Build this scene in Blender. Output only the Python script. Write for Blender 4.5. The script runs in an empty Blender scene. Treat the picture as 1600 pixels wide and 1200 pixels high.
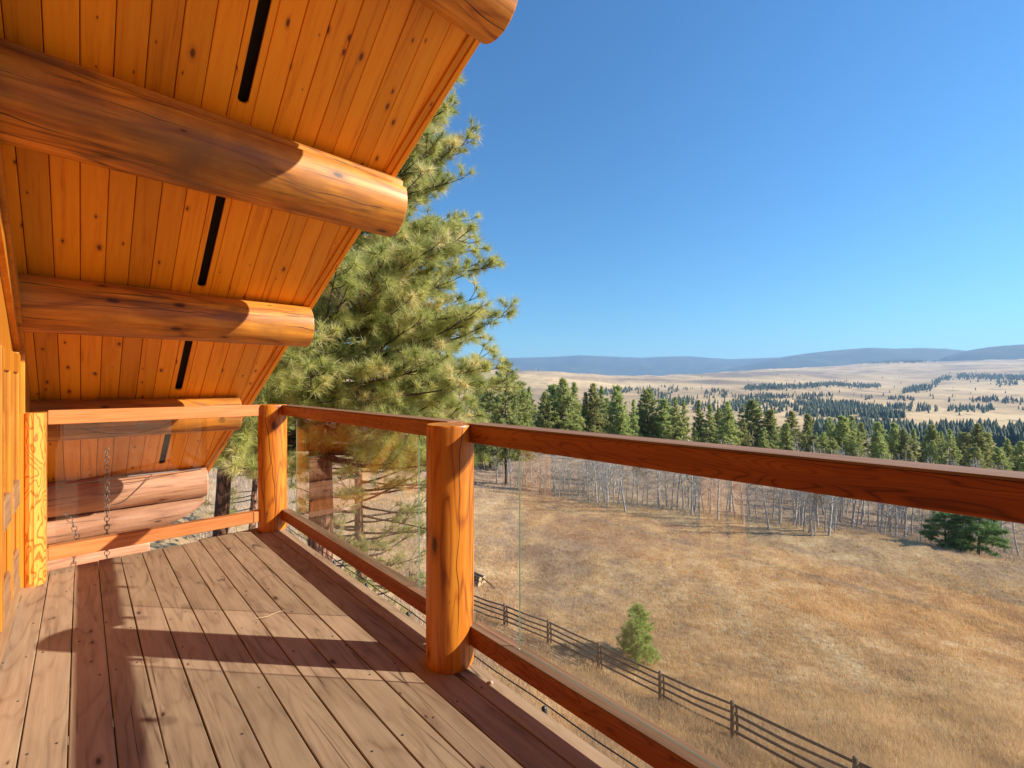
import bpy, bmesh, math, random
import numpy as np
from mathutils import Vector, Matrix, noise as mnoise

random.seed(7); rng = np.random.default_rng(7)
sc = bpy.context.scene
COL = sc.collection
R = math.radians
PI = math.pi

# ------------------------------------------------------------------ camera, sky, sun, exposure
EYE = 1.4; FPX = 710.0; HZ = 602.0
FW = Vector((0.688, 0.7257, 0.0)); RT = Vector((0.7257, -0.688, 0.0))
cam_d = bpy.data.cameras.new('camera'); cam = bpy.data.objects.new('camera', cam_d); COL.objects.link(cam)
cam.location = (0, 0, EYE)
cam.rotation_euler = (R(90), 0, -math.atan2(FW.x, FW.y))
cam_d.sensor_width = 36; cam_d.lens = 36 * FPX / 1600; cam_d.shift_y = 2 / 1600
cam_d.clip_start = 0.02; cam_d.clip_end = 60000
sc.camera = cam
SUN = Vector((1.19, -1.353, 1.0)).normalized()
w = bpy.data.worlds.new('World'); sc.world = w; w.use_nodes = True
nt = w.node_tree; nt.nodes.clear()
sky = nt.nodes.new('ShaderNodeTexSky'); sky.sky_type = 'NISHITA'; sky.sun_disc = False
sky.sun_elevation = math.asin(SUN.z); sky.sun_rotation = math.atan2(SUN.x, SUN.y)
sky.altitude = 900; sky.air_density = 1.6; sky.dust_density = 0.1; sky.ozone_density = 5.5
bg = nt.nodes.new('ShaderNodeBackground'); bg.inputs['Strength'].default_value = 0.088
wo = nt.nodes.new('ShaderNodeOutputWorld')
tn = nt.nodes.new('ShaderNodeMix'); tn.data_type = 'RGBA'; tn.blend_type = 'MULTIPLY'; tn.inputs[0].default_value = 1; tn.inputs[7].default_value = (.42, .76, .98, 1)
nt.links.new(sky.outputs[0], tn.inputs[6]); nt.links.new(tn.outputs[2], bg.inputs[0]); nt.links.new(bg.outputs[0], wo.inputs[0])
sd = bpy.data.lights.new('sun', 'SUN'); sd.energy = 4.4; sd.angle = R(0.5); sd.color = (1.0, 0.91, 0.78)
so = bpy.data.objects.new('sun', sd); COL.objects.link(so)
so.rotation_euler = SUN.to_track_quat('Z', 'Y').to_euler()
sc.view_settings.view_transform = 'Standard'; sc.view_settings.look = 'None'
sc.view_settings.gamma = 1; sc.view_settings.use_curve_mapping = False
sc.view_settings.exposure = 0.98
sc.cycles.max_bounces = 10; sc.cycles.diffuse_bounces = 5; sc.cycles.transparent_max_bounces = 16
sc.cycles.volume_bounces = 1
sc.cycles.caustics_reflective = False; sc.cycles.caustics_refractive = False
sc.cycles.use_denoising = True

# ------------------------------------------------------------------ helpers
def link(o, parent=None):
    COL.objects.link(o)
    if parent is not None: o.parent = parent
    return o
def meshobj(name, me, mat=None, parent=None):
    if mat is not None:
        me.materials.clear(); me.materials.append(mat)
    return link(bpy.data.objects.new(name, me), parent)
def bmobj(name, bm, mat, parent=None, smooth=False):
    me = bpy.data.meshes.new(name); bmesh.ops.recalc_face_normals(bm, faces=bm.faces[:]); bm.to_mesh(me); bm.free()
    if smooth:
        for p in me.polygons: p.use_smooth = True
    return meshobj(name, me, mat, parent)
def tag(o, label=None, cat=None, group=None, kind=None):
    if label: o['label'] = label
    if cat: o['category'] = cat
    if group: o['group'] = group
    if kind: o['kind'] = kind
    return o
def empty(name, loc=(0, 0, 0)):
    o = bpy.data.objects.new(name, None); COL.objects.link(o); o.location = loc; o.empty_display_size = .1
    return o
def npmesh(name, V, F, tint=None, smooth=False):
    """V (n,3), F (m,3 or 4) ; tint (n,) or (n,3) vertex attribute"""
    me = bpy.data.meshes.new(name)
    V = np.asarray(V, np.float32); F = np.asarray(F, np.int32)
    k = F.shape[1]
    me.vertices.add(len(V)); me.vertices.foreach_set('co', V.ravel())
    me.loops.add(F.size); me.loops.foreach_set('vertex_index', F.ravel())
    me.polygons.add(len(F))
    me.polygons.foreach_set('loop_start', np.arange(0, F.size, k, dtype=np.int32))
    me.polygons.foreach_set('loop_total', np.full(len(F), k, np.int32))
    if smooth: me.polygons.foreach_set('use_smooth', np.ones(len(F), bool))
    me.update(calc_edges=True)
    if tint is not None:
        a = me.attributes.new('tint', 'FLOAT', 'POINT'); a.data.foreach_set('value', np.asarray(tint, np.float32))
    return me
def add_box(bm, x0, x1, y0, y1, z0, z1, bevel=0, f=None):
    vs = []
    for z in (z0, z1):
        for x, y in ((x0, y0), (x1, y0), (x1, y1), (x0, y1)):
            p = Vector((x, y, z)); vs.append(bm.verts.new(f(p) if f else p))
    fs = [bm.faces.new([vs[i] for i in q]) for q in ((3, 2, 1, 0), (4, 5, 6, 7), (0, 1, 5, 4), (1, 2, 6, 5), (2, 3, 7, 6), (3, 0, 4, 7))]
    if bevel:
        es = list({e for fa in fs for e in fa.edges})
        bmesh.ops.bevel(bm, geom=es, offset=bevel, segments=2, affect='EDGES', profile=.5)
def box(name, dims, mat, parent=None, bevel=0, f=None):
    bm = bmesh.new(); add_box(bm, *dims, bevel=bevel, f=f); return bmobj(name, bm, mat, parent)
def prism(bm, pts, top, f=None):
    """closed outline pts [(x,y,z)] extruded by vector function top(p)"""
    a = [bm.verts.new(p) for p in pts]; b = [bm.verts.new(top(Vector(p))) for p in pts]
    bm.faces.new(a); bm.faces.new(b[::-1]); n = len(a)
    for i in range(n): bm.faces.new([a[i], b[i], b[(i + 1) % n], a[(i + 1) % n]])
def tube_arrays(paths, sides=6):
    """paths: list of (pts (k,3), radii (k,)) -> V, F quads"""
    Vs, Fs, off = [], [], 0
    ang = np.arange(sides) / sides * 2 * PI
    for P, r in paths:
        P = np.asarray(P, float); r = np.asarray(r, float); k = len(P)
        T = np.gradient(P, axis=0); T /= np.linalg.norm(T, axis=1)[:, None] + 1e-9
        up = np.array([0, 0, 1.0]) if abs(T[0][2]) < .9 else np.array([1.0, 0, 0])
        A = np.cross(T, up); A /= np.linalg.norm(A, axis=1)[:, None] + 1e-9
        B = np.cross(T, A)
        ring = P[:, None, :] + r[:, None, None] * (A[:, None, :] * np.cos(ang)[None, :, None] + B[:, None, :] * np.sin(ang)[None, :, None])
        Vs.append(ring.reshape(-1, 3))
        i = np.arange(k - 1)[:, None] * sides; j = np.arange(sides)[None, :]; j2 = (j + 1) % sides
        q = np.stack([i + j, i + j2, i + sides + j2, i + sides + j], -1).reshape(-1, 4) + off
        Fs.append(q); off += k * sides
    return np.concatenate(Vs), np.concatenate(Fs)
def tubes(name, paths, mat, parent=None, sides=6):
    V, F = tube_arrays(paths, sides)
    return meshobj(name, npmesh(name, V, F, smooth=True), mat, parent)
def copy_tree(o, parent=None):
    c = o.copy(); COL.objects.link(c)
    if parent is not None: c.parent = parent
    for ch in o.children: copy_tree(ch, c)
    return c
def P2W(x, D, z=None, y=None):
    """picture column x and distance D along the view -> world XY (plus z)"""
    p = FW * D + RT * ((x - 800) / FPX * D)
    if y is not None: z = EYE - (y - HZ) * D / FPX
    return Vector((p.x, p.y, 0 if z is None else z))

# ------------------------------------------------------------------ materials
class NT:
    def __init__(s, name):
        s.m = bpy.data.materials.new(name); s.m.use_nodes = True; s.t = s.m.node_tree; s.t.nodes.clear()
        s.out = s.t.nodes.new('ShaderNodeOutputMaterial')
        s.b = s.t.nodes.new('ShaderNodeBsdfPrincipled'); s.t.links.new(s.b.outputs[0], s.out.inputs[0])
    def n(s, typ, **kw):
        nd = s.t.nodes.new(typ)
        for k, v in kw.items():
            if k.startswith('_'): setattr(nd, k[1:], v)
        return nd
    def set(s, inp, v):
        if isinstance(v, bpy.types.NodeSocket): s.t.links.new(v, inp)
        elif v is not None:
            inp.default_value = v if not (isinstance(v, tuple) and len(v) == 3 and inp.type == 'RGBA') else (*v, 1)
    def math(s, op, a, b=None, c=None, clamp=False):
        nd = s.t.nodes.new('ShaderNodeMath'); nd.operation = op; nd.use_clamp = clamp
        s.set(nd.inputs[0], a)
        if b is not None: s.set(nd.inputs[1], b)
        if c is not None: s.set(nd.inputs[2], c)
        return nd.outputs[0]
    def vmath(s, op, a, b):
        nd = s.t.nodes.new('ShaderNodeVectorMath'); nd.operation = op; s.set(nd.inputs[0], a); s.set(nd.inputs[1], b)
        return nd.outputs[0]
    def mix(s, f, a, b, mode='MIX'):
        nd = s.t.nodes.new('ShaderNodeMix'); nd.data_type = 'RGBA'; nd.blend_type = mode
        s.set(nd.inputs[0], f); s.set(nd.inputs[6], a); s.set(nd.inputs[7], b); return nd.outputs[2]
    def noise(s, vec, scale=1, detail=3, rough=.5, dist=0, col=False):
        nd = s.t.nodes.new('ShaderNodeTexNoise'); s.set(nd.inputs['Vector'], vec)
        nd.inputs['Scale'].default_value = scale; nd.inputs['Detail'].default_value = detail
        nd.inputs['Roughness'].default_value = rough; nd.inputs['Distortion'].default_value = dist
        return nd.outputs['Color' if col else 'Fac']
    def vor(s, vec, scale=1, out='Distance', rnd=1):
        nd = s.t.nodes.new('ShaderNodeTexVoronoi'); s.set(nd.inputs['Vector'], vec)
        nd.inputs['Scale'].default_value = scale; nd.inputs['Randomness'].default_value = rnd
        return nd.outputs[out]
    def rng(s, v, a, b, c=0.0, d=1.0):
        nd = s.t.nodes.new('ShaderNodeMapRange'); s.set(nd.inputs[0], v)
        for i, q in enumerate((a, b, c, d)): nd.inputs[i + 1].default_value = q
        return nd.outputs[0]
    def ramp(s, f, stops):
        nd = s.t.nodes.new('ShaderNodeValToRGB'); s.set(nd.inputs[0], f)
        e = nd.color_ramp.elements
        while len(e) < len(stops): e.new(0.5)
        for i, (p, c) in enumerate(stops): e[i].position = p; e[i].color = (*c, 1)
        return nd.outputs[0]
    def bump(s, h, strength=.3, dist=.01):
        nd = s.t.nodes.new('ShaderNodeBump'); s.set(nd.inputs['Height'], h)
        nd.inputs['Strength'].default_value = strength; nd.inputs['Distance'].default_value = dist
        s.t.links.new(nd.outputs[0], s.b.inputs['Normal'])
    def coord(s): return s.t.nodes.new('ShaderNodeTexCoord').outputs['Object']
    def objrand(s): return s.t.nodes.new('ShaderNodeObjectInfo').outputs['Random']

def wood(name, c_light, c_mid, c_dark, grain, knot=None, knot_size=.1, contour=.0, cont_scale=(4, 4, 1), rough=.4,
         coat=0.0, vary=.15, bumps=.25, stain=0.0, crack=0.0, knotcol=(.07, .022, .008), weather=None, wrap=False, kthr=.45, bands=16.0):
    m = NT(name); co = m.coord(); rnd = m.objrand()
    off = m.vmath('ADD', co, m.vmath('MULTIPLY', (31.7, 17.3, 23.1), rnd)) if False else None
    comb = m.t.nodes.new('ShaderNodeCombineXYZ')
    for i, q in enumerate((37.0, 53.0, 71.0)): m.set(comb.inputs[i], m.math('MULTIPLY', rnd, q))
    vec = m.vmath('ADD', co, comb.outputs[0])
    # knots first: grain flows round them
    kmask = None
    gv = m.vmath('MULTIPLY', vec, tuple(grain))
    warp = m.noise(m.vmath('MULTIPLY', vec, tuple(q * .35 for q in grain)), 1, 2, .5, col=True)
    gv = m.vmath('ADD', gv, m.vmath('MULTIPLY', m.vmath('SUBTRACT', warp, (.5, .5, .5)), (1.6, 1.6, 1.6)))
    g1 = m.noise(gv, 1, 4, .62)
    g2 = m.noise(m.vmath('MULTIPLY', gv, (3.3, 3.3, 3.3)), 1, 3, .6)
    f = m.math('ADD', m.math('MULTIPLY', g1, .72), m.math('MULTIPLY', g2, .28))
    if contour:
        cv = m.vmath('MULTIPLY', vec, tuple(cont_scale))
        cn = m.noise(cv, 1, 2.2, .45, .25)
        band = m.math('PINGPONG', m.math('MULTIPLY', cn, bands), 1.0)
        band = m.rng(band, .0, .45, 0, 1)
        f = m.math('ADD', m.math('MULTIPLY', f, 1 - contour * .6), m.math('MULTIPLY', band, contour * .6))
        f = m.math('SUBTRACT', f, contour * .18)
    colr = m.ramp(f, [(.28, c_dark), (.46, c_mid), (.68, c_light)])
    if vary:
        v = m.rng(rnd, 0, 1, 1 - vary, 1 + vary * .7)
        cc = m.t.nodes.new('ShaderNodeCombineColor'); 
        for i in range(3): m.set(cc.inputs[i], v)
        colr = m.mix(1.0, colr, cc.outputs[0], 'MULTIPLY')
    if stain:
        st = m.rng(m.noise(m.vmath('MULTIPLY', vec, tuple(q * .22 for q in grain)), 1, 5, .65), .50, .72, 0, stain)
        colr = m.mix(st, colr, tuple(q * .33 for q in c_dark))
    if crack:
        cv = m.vmath('MULTIPLY', vec, tuple(q * .55 for q in grain))
        cr = m.vor(cv, 1, 'Distance'); 
        nd = m.t.nodes.new('ShaderNodeTexVoronoi'); nd.feature = 'DISTANCE_TO_EDGE'; m.set(nd.inputs['Vector'], m.vmath('MULTIPLY', gv, (.28, .28, .28)))
        nd.inputs['Scale'].default_value = 1
        ck = m.math('MULTIPLY', m.rng(nd.outputs['Distance'], 0, .022, 1, 0), m.rng(m.noise(vec, 2.2, 2), .5, .6, 0, crack))
        colr = m.mix(ck, colr, (.03, .012, .005))
    if wrap:
        wa = m.t.nodes.new('ShaderNodeAttribute'); wa.attribute_name = 'wrap'; sp3 = m.t.nodes.new('ShaderNodeSeparateXYZ'); m.set(sp3.inputs[0], wa.outputs['Vector'])
        al, ac = (sp3.outputs[1], sp3.outputs[0]) if wrap == 'post' else (sp3.outputs[0], sp3.outputs[1])
        cb = m.t.nodes.new('ShaderNodeCombineXYZ'); m.set(cb.inputs[0], m.math('ADD', m.math('MULTIPLY', al, .55), m.math('MULTIPLY', rnd, 40.0))); m.set(cb.inputs[1], m.math('MULTIPLY', ac, .8))
        t_ = m.math('ADD', m.math('MULTIPLY', ac, 9.0), m.math('MULTIPLY', m.noise(cb.outputs[0], 1, 4, .6), 3.2))
        fr_ = m.math('ABSOLUTE', m.math('SUBTRACT', m.math('FRACT', t_), .5))
        cell = m.math('FLOOR', t_); cb2 = m.t.nodes.new('ShaderNodeCombineXYZ'); m.set(cb2.inputs[0], m.math('MULTIPLY', al, 1.1)); m.set(cb2.inputs[1], m.math('ADD', m.math('MULTIPLY', cell, 7.7), m.math('MULTIPLY', rnd, 90.0)))
        msk = m.rng(m.noise(cb2.outputs[0], 1, 1, .5), .48, .60, 0, 1)
        wdt = m.math('MULTIPLY', msk, .034)
        ckl = m.math('MULTIPLY', m.math('LESS_THAN', fr_, wdt), .85)
        colr = m.mix(ckl, colr, (.035, .012, .005)); f = m.math('SUBTRACT', f, m.math('MULTIPLY', ckl, .8))
    if weather:
        ws = m.rng(m.noise(vec, 1.7, 5, .6), .42, .7, 0, weather[1])
        colr = m.mix(ws, colr, weather[0])
    if knot:
        if wrap:
            at = m.t.nodes.new('ShaderNodeAttribute'); at.attribute_name = 'wrap'; src = m.vmath('ADD', at.outputs['Vector'], comb.outputs[0])
        else: src = vec
        kv = m.vmath('MULTIPLY', src, (knot[0], knot[1], 0.0))
        kv = m.vmath('ADD', kv, m.vmath('MULTIPLY', m.vmath('SUBTRACT', m.noise(m.vmath('MULTIPLY', vec, (30, 30, 30)), 1, 2, .5, col=True), (.5, .5, .5)), (.05, .05, 0)))
        vn = m.t.nodes.new('ShaderNodeTexVoronoi'); vn.voronoi_dimensions = '2D'; vn.inputs['Scale'].default_value = 1; m.set(vn.inputs['Vector'], kv)
        kd = vn.outputs['Distance']; kc = vn.outputs['Color']
        sep = m.t.nodes.new('ShaderNodeSeparateColor'); m.set(sep.inputs[0], kc)
        ks = m.math('MULTIPLY', m.rng(sep.outputs[0], kthr, 1, 0, 1), knot_size)
        kn = m.math('DIVIDE', kd, m.math('ADD', ks, .0005))
        core = m.rng(kn, .55, 1.05, 1, 0)
        halo = m.rng(kn, 1.0, 2.3, .55, 0)
        colr = m.mix(halo, colr, c_dark)
        colr = m.mix(core, colr, knotcol)
    m.set(m.b.inputs['Base Color'], colr)
    m.set(m.b.inputs['Roughness'], m.rng(f, .3, .7, rough + .08, rough - .05))
    m.b.inputs['Coat Weight'].default_value = coat; m.b.inputs['Coat Roughness'].default_value = .25
    m.bump(f, bumps, .004)
    return m.m

M = {}
M['soffit'] = wood('soffit_pine', (.96, .42, .014), (.90, .34, .008), (.58, .165, .004), (34, 1.3, 1.3), knot=(8.5, 4.6), knot_size=.115, kthr=.58,
                   rough=.5, coat=.04, vary=.24, bumps=.12, knotcol=(.16, .04, .01))
M['log'] = wood('varnished_log', (.82, .36, .045), (.58, .20, .018), (.24, .07, .008), (1.3, 18, 18), knot=(2.6, 6.0), wrap=True, knot_size=.15,
                contour=.28, cont_scale=(.55, 3, 3), rough=.5, coat=.08, vary=.08, bumps=.3, stain=.8, crack=.9, weather=((.17, .085, .04), .85))
M['graylog'] = wood('weathered_log', (.62, .36, .22), (.50, .24, .13), (.30, .13, .07), (1.2, 15, 15), knot=(2.2, 6.0), wrap=True, knot_size=.14,
                contour=.2, cont_scale=(.5, 3, 3), rough=.6, vary=.06, bumps=.3, stain=.5, crack=.9)
M['post'] = wood('varnished_post', (.74, .29, .028), (.56, .165, .011), (.26, .055, .004), (15, 15, .9), knot=(6.5, 2.6), wrap='post', knot_size=.13,
                 contour=.30, cont_scale=(7, 7, .9), rough=.40, coat=.2, vary=.06, bumps=.3, crack=1.0, stain=.45)
M['slab'] = wood('slab_post', (.84, .42, .075), (.72, .27, .033), (.48, .13, .011), (9, 9, 1.1), knot=(3.2, 3.2, 1.3), knot_size=.14,
                 contour=.75, cont_scale=(9, 9, 2.8), bands=30.0, rough=.36, coat=.3, vary=.06, bumps=.25)
M['rail'] = wood('stained_rail', (.42, .125, .018), (.29, .068, .008), (.13, .026, .003), (16, 1.2, 20), contour=.32, cont_scale=(8, 1.4, 9), bands=50.0, rough=.42, coat=.1, vary=.05, bumps=.2)
M['railx'] = wood('stained_rail_end', (.78, .33, .12), (.66, .22, .06), (.40, .10, .02), (1.2, 16, 20), rough=.45, vary=.08, bumps=.2)
M['rail_cap'] = wood('weathered_rail_top', (.36, .21, .115), (.24, .125, .06), (.11, .05, .025), (22, 1.1, 22), rough=.7, vary=.05, bumps=.4, stain=.4)
M['deckb'] = wood('deck_board', (.45, .32, .205), (.32, .213, .128), (.175, .104, .06), (26, 1.5, 10), knot=(8, 3.2), knot_size=.10, kthr=.78,
                 contour=.22, cont_scale=(7, .9, 1), rough=.62, vary=.13, bumps=.45, stain=.25, crack=1.0, knotcol=(.06, .03, .018),
                 weather=((.46, .33, .20), .6))
M['trim'] = wood('door_trim', (.74, .31, .033), (.60, .21, .016), (.37, .10, .007), (22, 22, 1.2), rough=.4, coat=.2, vary=.16, bumps=.15)
M['oldtrim'] = wood('weathered_trim', (.50, .29, .13), (.36, .18, .075), (.18, .08, .03), (20, 2, 20), rough=.7, vary=.1, bumps=.3)
M['fence'] = wood('fence_wood', (.17, .12, .085), (.10, .068, .045), (.05, .033, .022), (6, 6, 6), rough=.85, vary=.2, bumps=.3)
M['cut'] = wood('cut_end', (.62, .45, .27), (.50, .34, .18), (.35, .2, .1), (20, 20, 20), rough=.7, vary=.1, bumps=.2)

def plain(name, col, rough=.5, metal=0, spec=.5):
    m = NT(name); m.set(m.b.inputs['Base Color'], m.ramp(m.noise(m.coord(), 14, 3), [(.3, tuple(q * .8 for q in col)), (.7, col)]))
    m.b.inputs['Roughness'].default_value = rough; m.b.inputs['Metallic'].default_value = metal
    return m.m
M['dark'] = plain('dark_backing', (.012, .008, .006), .8)
M['steel'] = plain('chain_steel', (.22, .2, .18), .45, .8)
M['cable'] = plain('black_cable', (.03, .035, .04), .5)
M['greycable'] = plain('grey_cable', (.25, .3, .3), .5)
M['socket'] = plain('socket', (.04, .04, .045), .4)
M['roofmetal'] = plain('roof_metal', (.12, .06, .04), .5, .3)
M['pale_roof'] = plain('pale_metal_roof', (.72, .68, .60), .45)
M['gap_shade'] = plain('painted_gap_shade', (.045, .026, .016), .95)  # dark colour standing in for shade between deck boards
M['straw'] = plain('straw', (.7, .58, .33), .7)
M['pebble'] = plain('pebble', (.5, .38, .3), .8)
M['road'] = plain('gravel', (.36, .30, .25), .9)

def glass(name, tint, edge=False):
    m = NT(name); m.t.nodes.remove(m.b)
    tr = m.t.nodes.new('ShaderNodeBsdfTransparent'); tr.inputs[0].default_value = (*tint, 1)
    gl = m.t.nodes.new('ShaderNodeBsdfGlossy'); gl.inputs['Roughness'].default_value = .0
    fr = m.t.nodes.new('ShaderNodeFresnel'); m.set(fr.inputs[0], m.rng(m.t.nodes.new('ShaderNodeNewGeometry').outputs['Backfacing'], 0, 1, 1.75, 1 / 1.75))
    mx = m.t.nodes.new('ShaderNodeMixShader')
    m.set(mx.inputs[0], fr.outputs[0] if not edge else .25)
    m.t.links.new(tr.outputs[0], mx.inputs[1]); m.t.links.new(gl.outputs[0], mx.inputs[2]); m.t.links.new(mx.outputs[0], m.out.inputs[0])
    return m.m
M['glass'] = glass('clear_glass', (.96, .975, .965))
M['bulb'] = glass('bulb_glass', (.84, .85, .84))
def g_edge():
    m = NT('glass_edge'); m.b.inputs['Base Color'].default_value = (.10, .17, .12, 1); m.b.inputs['Roughness'].default_value = .2
    return m.m
M['gedge'] = g_edge()

def ground_mat(name, blades=False):
    m = NT(name); g = m.t.nodes.new('ShaderNodeNewGeometry').outputs['Position']
    big = m.noise(g, .06, 4, .6, .6); mid = m.noise(m.vmath('MULTIPLY', g, (.4, .4, .4)), 1, 4, .65, .4); fine = m.noise(g, 3.0, 4, .7)
    far = m.noise(m.vmath('MULTIPLY', g, (.0012, .0012, .004)), 1, 6, .62, .8)
    f = m.math('ADD', m.math('MULTIPLY', big, .45), m.math('MULTIPLY', mid, .55))
    c = m.ramp(f, [(.34, (.27, .165, .10)), (.44, (.41, .275, .17)), (.52, (.54, .355, .18)), (.60, (.66, .47, .26)), (.7, (.74, .59, .38))])
    if blades:
        a = m.t.nodes.new('ShaderNodeAttribute'); a.attribute_name = 'tint'
        c = m.mix(m.rng(a.outputs['Fac'], 0, 1, .0, .5), c, (.82, .64, .40))
        c = m.mix(m.rng(a.outputs['Fac'], .0, .25, .4, 0), c, (.50, .30, .16))
        c = m.mix(1.0, c, (1.12, 1.1, 1.05), 'MULTIPLY')
    else:
        c = m.mix(m.rng(fine, .35, .65, .0, .4), c, (.24, .16, .10))
        dist = m.t.nodes.new('ShaderNodeVectorMath'); dist.operation = 'LENGTH'; m.set(dist.inputs[0], g)
        zone = m.math('MULTIPLY', m.rng(dist.outputs['Value'], 60, 76, 0, 1), m.rng(dist.outputs['Value'], 130, 220, 1, 0))
        c = m.mix(m.math('MULTIPLY', zone, .8), c, m.ramp(mid, [(.35, (.20, .135, .10)), (.55, (.38, .27, .20)), (.7, (.50, .36, .24))]))
        fw = m.rng(dist.outputs['Value'], 120, 500, 0, 1)
        fc = m.ramp(far, [(.36, (.30, .215, .13)), (.46, (.52, .36, .19)), (.55, (.66, .46, .235)), (.68, (.74, .54, .29))])
        # dry gullies and scattered scrub on the far slopes
        sc1 = m.rng(m.noise(m.vmath('MULTIPLY', g, (.02, .02, .02)), 1, 4, .7), .58, .66, 0, .6)
        fc = m.mix(sc1, fc, (.13, .11, .065))
        c = m.mix(fw, c, fc)
    m.set(m.b.inputs['Base Color'], c); m.b.inputs['Roughness'].default_value = .95
    m.b.inputs['Specular IOR Level'].default_value = .1
    if blades:
        tr = m.t.nodes.new('ShaderNodeBsdfTranslucent'); m.set(tr.inputs[0], c); mx = m.t.nodes.new('ShaderNodeMixShader'); mx.inputs[0].default_value = .42
        m.t.links.new(m.b.outputs[0], mx.inputs[1]); m.t.links.new(tr.outputs[0], mx.inputs[2]); m.t.links.new(mx.outputs[0], m.out.inputs[0])
    if not blades: m.bump(m.math('ADD', fine, m.noise(g, .7, 4, .6)), .8, .12)
    return m.m
M['ground'] = ground_mat('dry_ground'); M['grass'] = ground_mat('dry_grass', True)

def leafmat(name, a, b, brown=None, rough=.55, trans=.25):
    m = NT(name); t = m.t.nodes.new('ShaderNodeAttribute'); t.attribute_name = 'tint'
    rnd = m.objrand()
    f = t.outputs['Fac']
    stops = [(0.0, a), (.72, b)] + ([(.80, brown), (1.0, brown)] if brown else [])
    c = m.ramp(f, stops)
    v = m.rng(rnd, 0, 1, .75, 1.2); cc = m.t.nodes.new('ShaderNodeCombineColor')
    m.set(cc.inputs[0], m.rng(rnd, 0, 1, .80, 1.12)); m.set(cc.inputs[1], v); m.set(cc.inputs[2], v)
    c = m.mix(1, c, cc.outputs[0], 'MULTIPLY')
    m.set(m.b.inputs['Base Color'], c); m.b.inputs['Roughness'].default_value = rough
    tr = m.t.nodes.new('ShaderNodeBsdfTranslucent'); m.set(tr.inputs[0], c)
    mx = m.t.nodes.new('ShaderNodeMixShader'); mx.inputs[0].default_value = trans
    m.t.links.new(m.b.outputs[0], mx.inputs[1]); m.t.links.new(tr.outputs[0], mx.inputs[2]); m.t.links.new(mx.outputs[0], m.out.inputs[0])
    return m.m
M['needles'] = leafmat('pine_needles', (.22, .27, .06), (.64, .61, .21), (.78, .66, .32), .42, .5)
M['needles_mid'] = leafmat('pine_needles_far', (.19, .25, .065), (.62, .62, .22), None, .6, .5)
M['needles_young'] = leafmat('pine_needles_young', (.24, .32, .06), (.54, .60, .16), None, .55, .3)
M['far_tree'] = leafmat('far_foliage', (.045, .075, .045), (.12, .15, .07), None, .8, .2)
M['aspen_leaf'] = leafmat('aspen_leaf', (.5, .28, .06), (.55, .36, .10), None, .6, .3)
M['brush'] = leafmat('brush', (.32, .24, .19), (.58, .47, .38), None, .8, .2)
def bark(name, a, b, sc_):
    m = NT(name); co = m.coord(); v = m.vmath('MULTIPLY', co, sc_)
    nd = m.t.nodes.new('ShaderNodeTexVoronoi'); nd.feature = 'DISTANCE_TO_EDGE'
    wv = m.vmath('ADD', v, m.vmath('MULTIPLY', m.noise(v, 1.5, 3, .6, col=True), (.9, .9, .9)))
    m.set(nd.inputs['Vector'], wv); nd.inputs['Scale'].default_value = 1
    f = m.rng(nd.outputs['Distance'], .02, .22, 0, 1)
    c = m.mix(f, a, b); c = m.mix(m.rng(m.noise(v, 4, 4, .7), .3, .7, 0, .5), c, tuple(q * .55 for q in b))
    m.set(m.b.inputs['Base Color'], c); m.b.inputs['Roughness'].default_value = .9
    m.bump(f, 1.0, .05)
    return m.m
M['bark'] = bark('ponderosa_bark', (.055, .025, .016), (.36, .17, .095), (7, 7, 2.2))
M['bark_dark'] = bark('dark_bark', (.035, .024, .018), (.16, .105, .075), (7, 7, 2.5))
M['aspen_bark'] = bark('aspen_bark', (.42, .39, .36), (.74, .71, .66), (3, 3, 5))
def mount_mat():
    m = NT('mountain_forest'); g = m.t.nodes.new('ShaderNodeNewGeometry').outputs['Position']
    n1 = m.noise(m.vmath('MULTIPLY', g, (.0022, .0022, .0022)), 1, 7, .62, .3)
    c = m.ramp(n1, [(.3, (.028, .045, .03)), (.56, (.05, .07, .04)), (.66, (.10, .10, .06)), (.74, (.26, .2, .13))])
    m.set(m.b.inputs['Base Color'], c); m.b.inputs['Roughness'].default_value = 1
    return m.m
M['mount'] = mount_mat()

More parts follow.
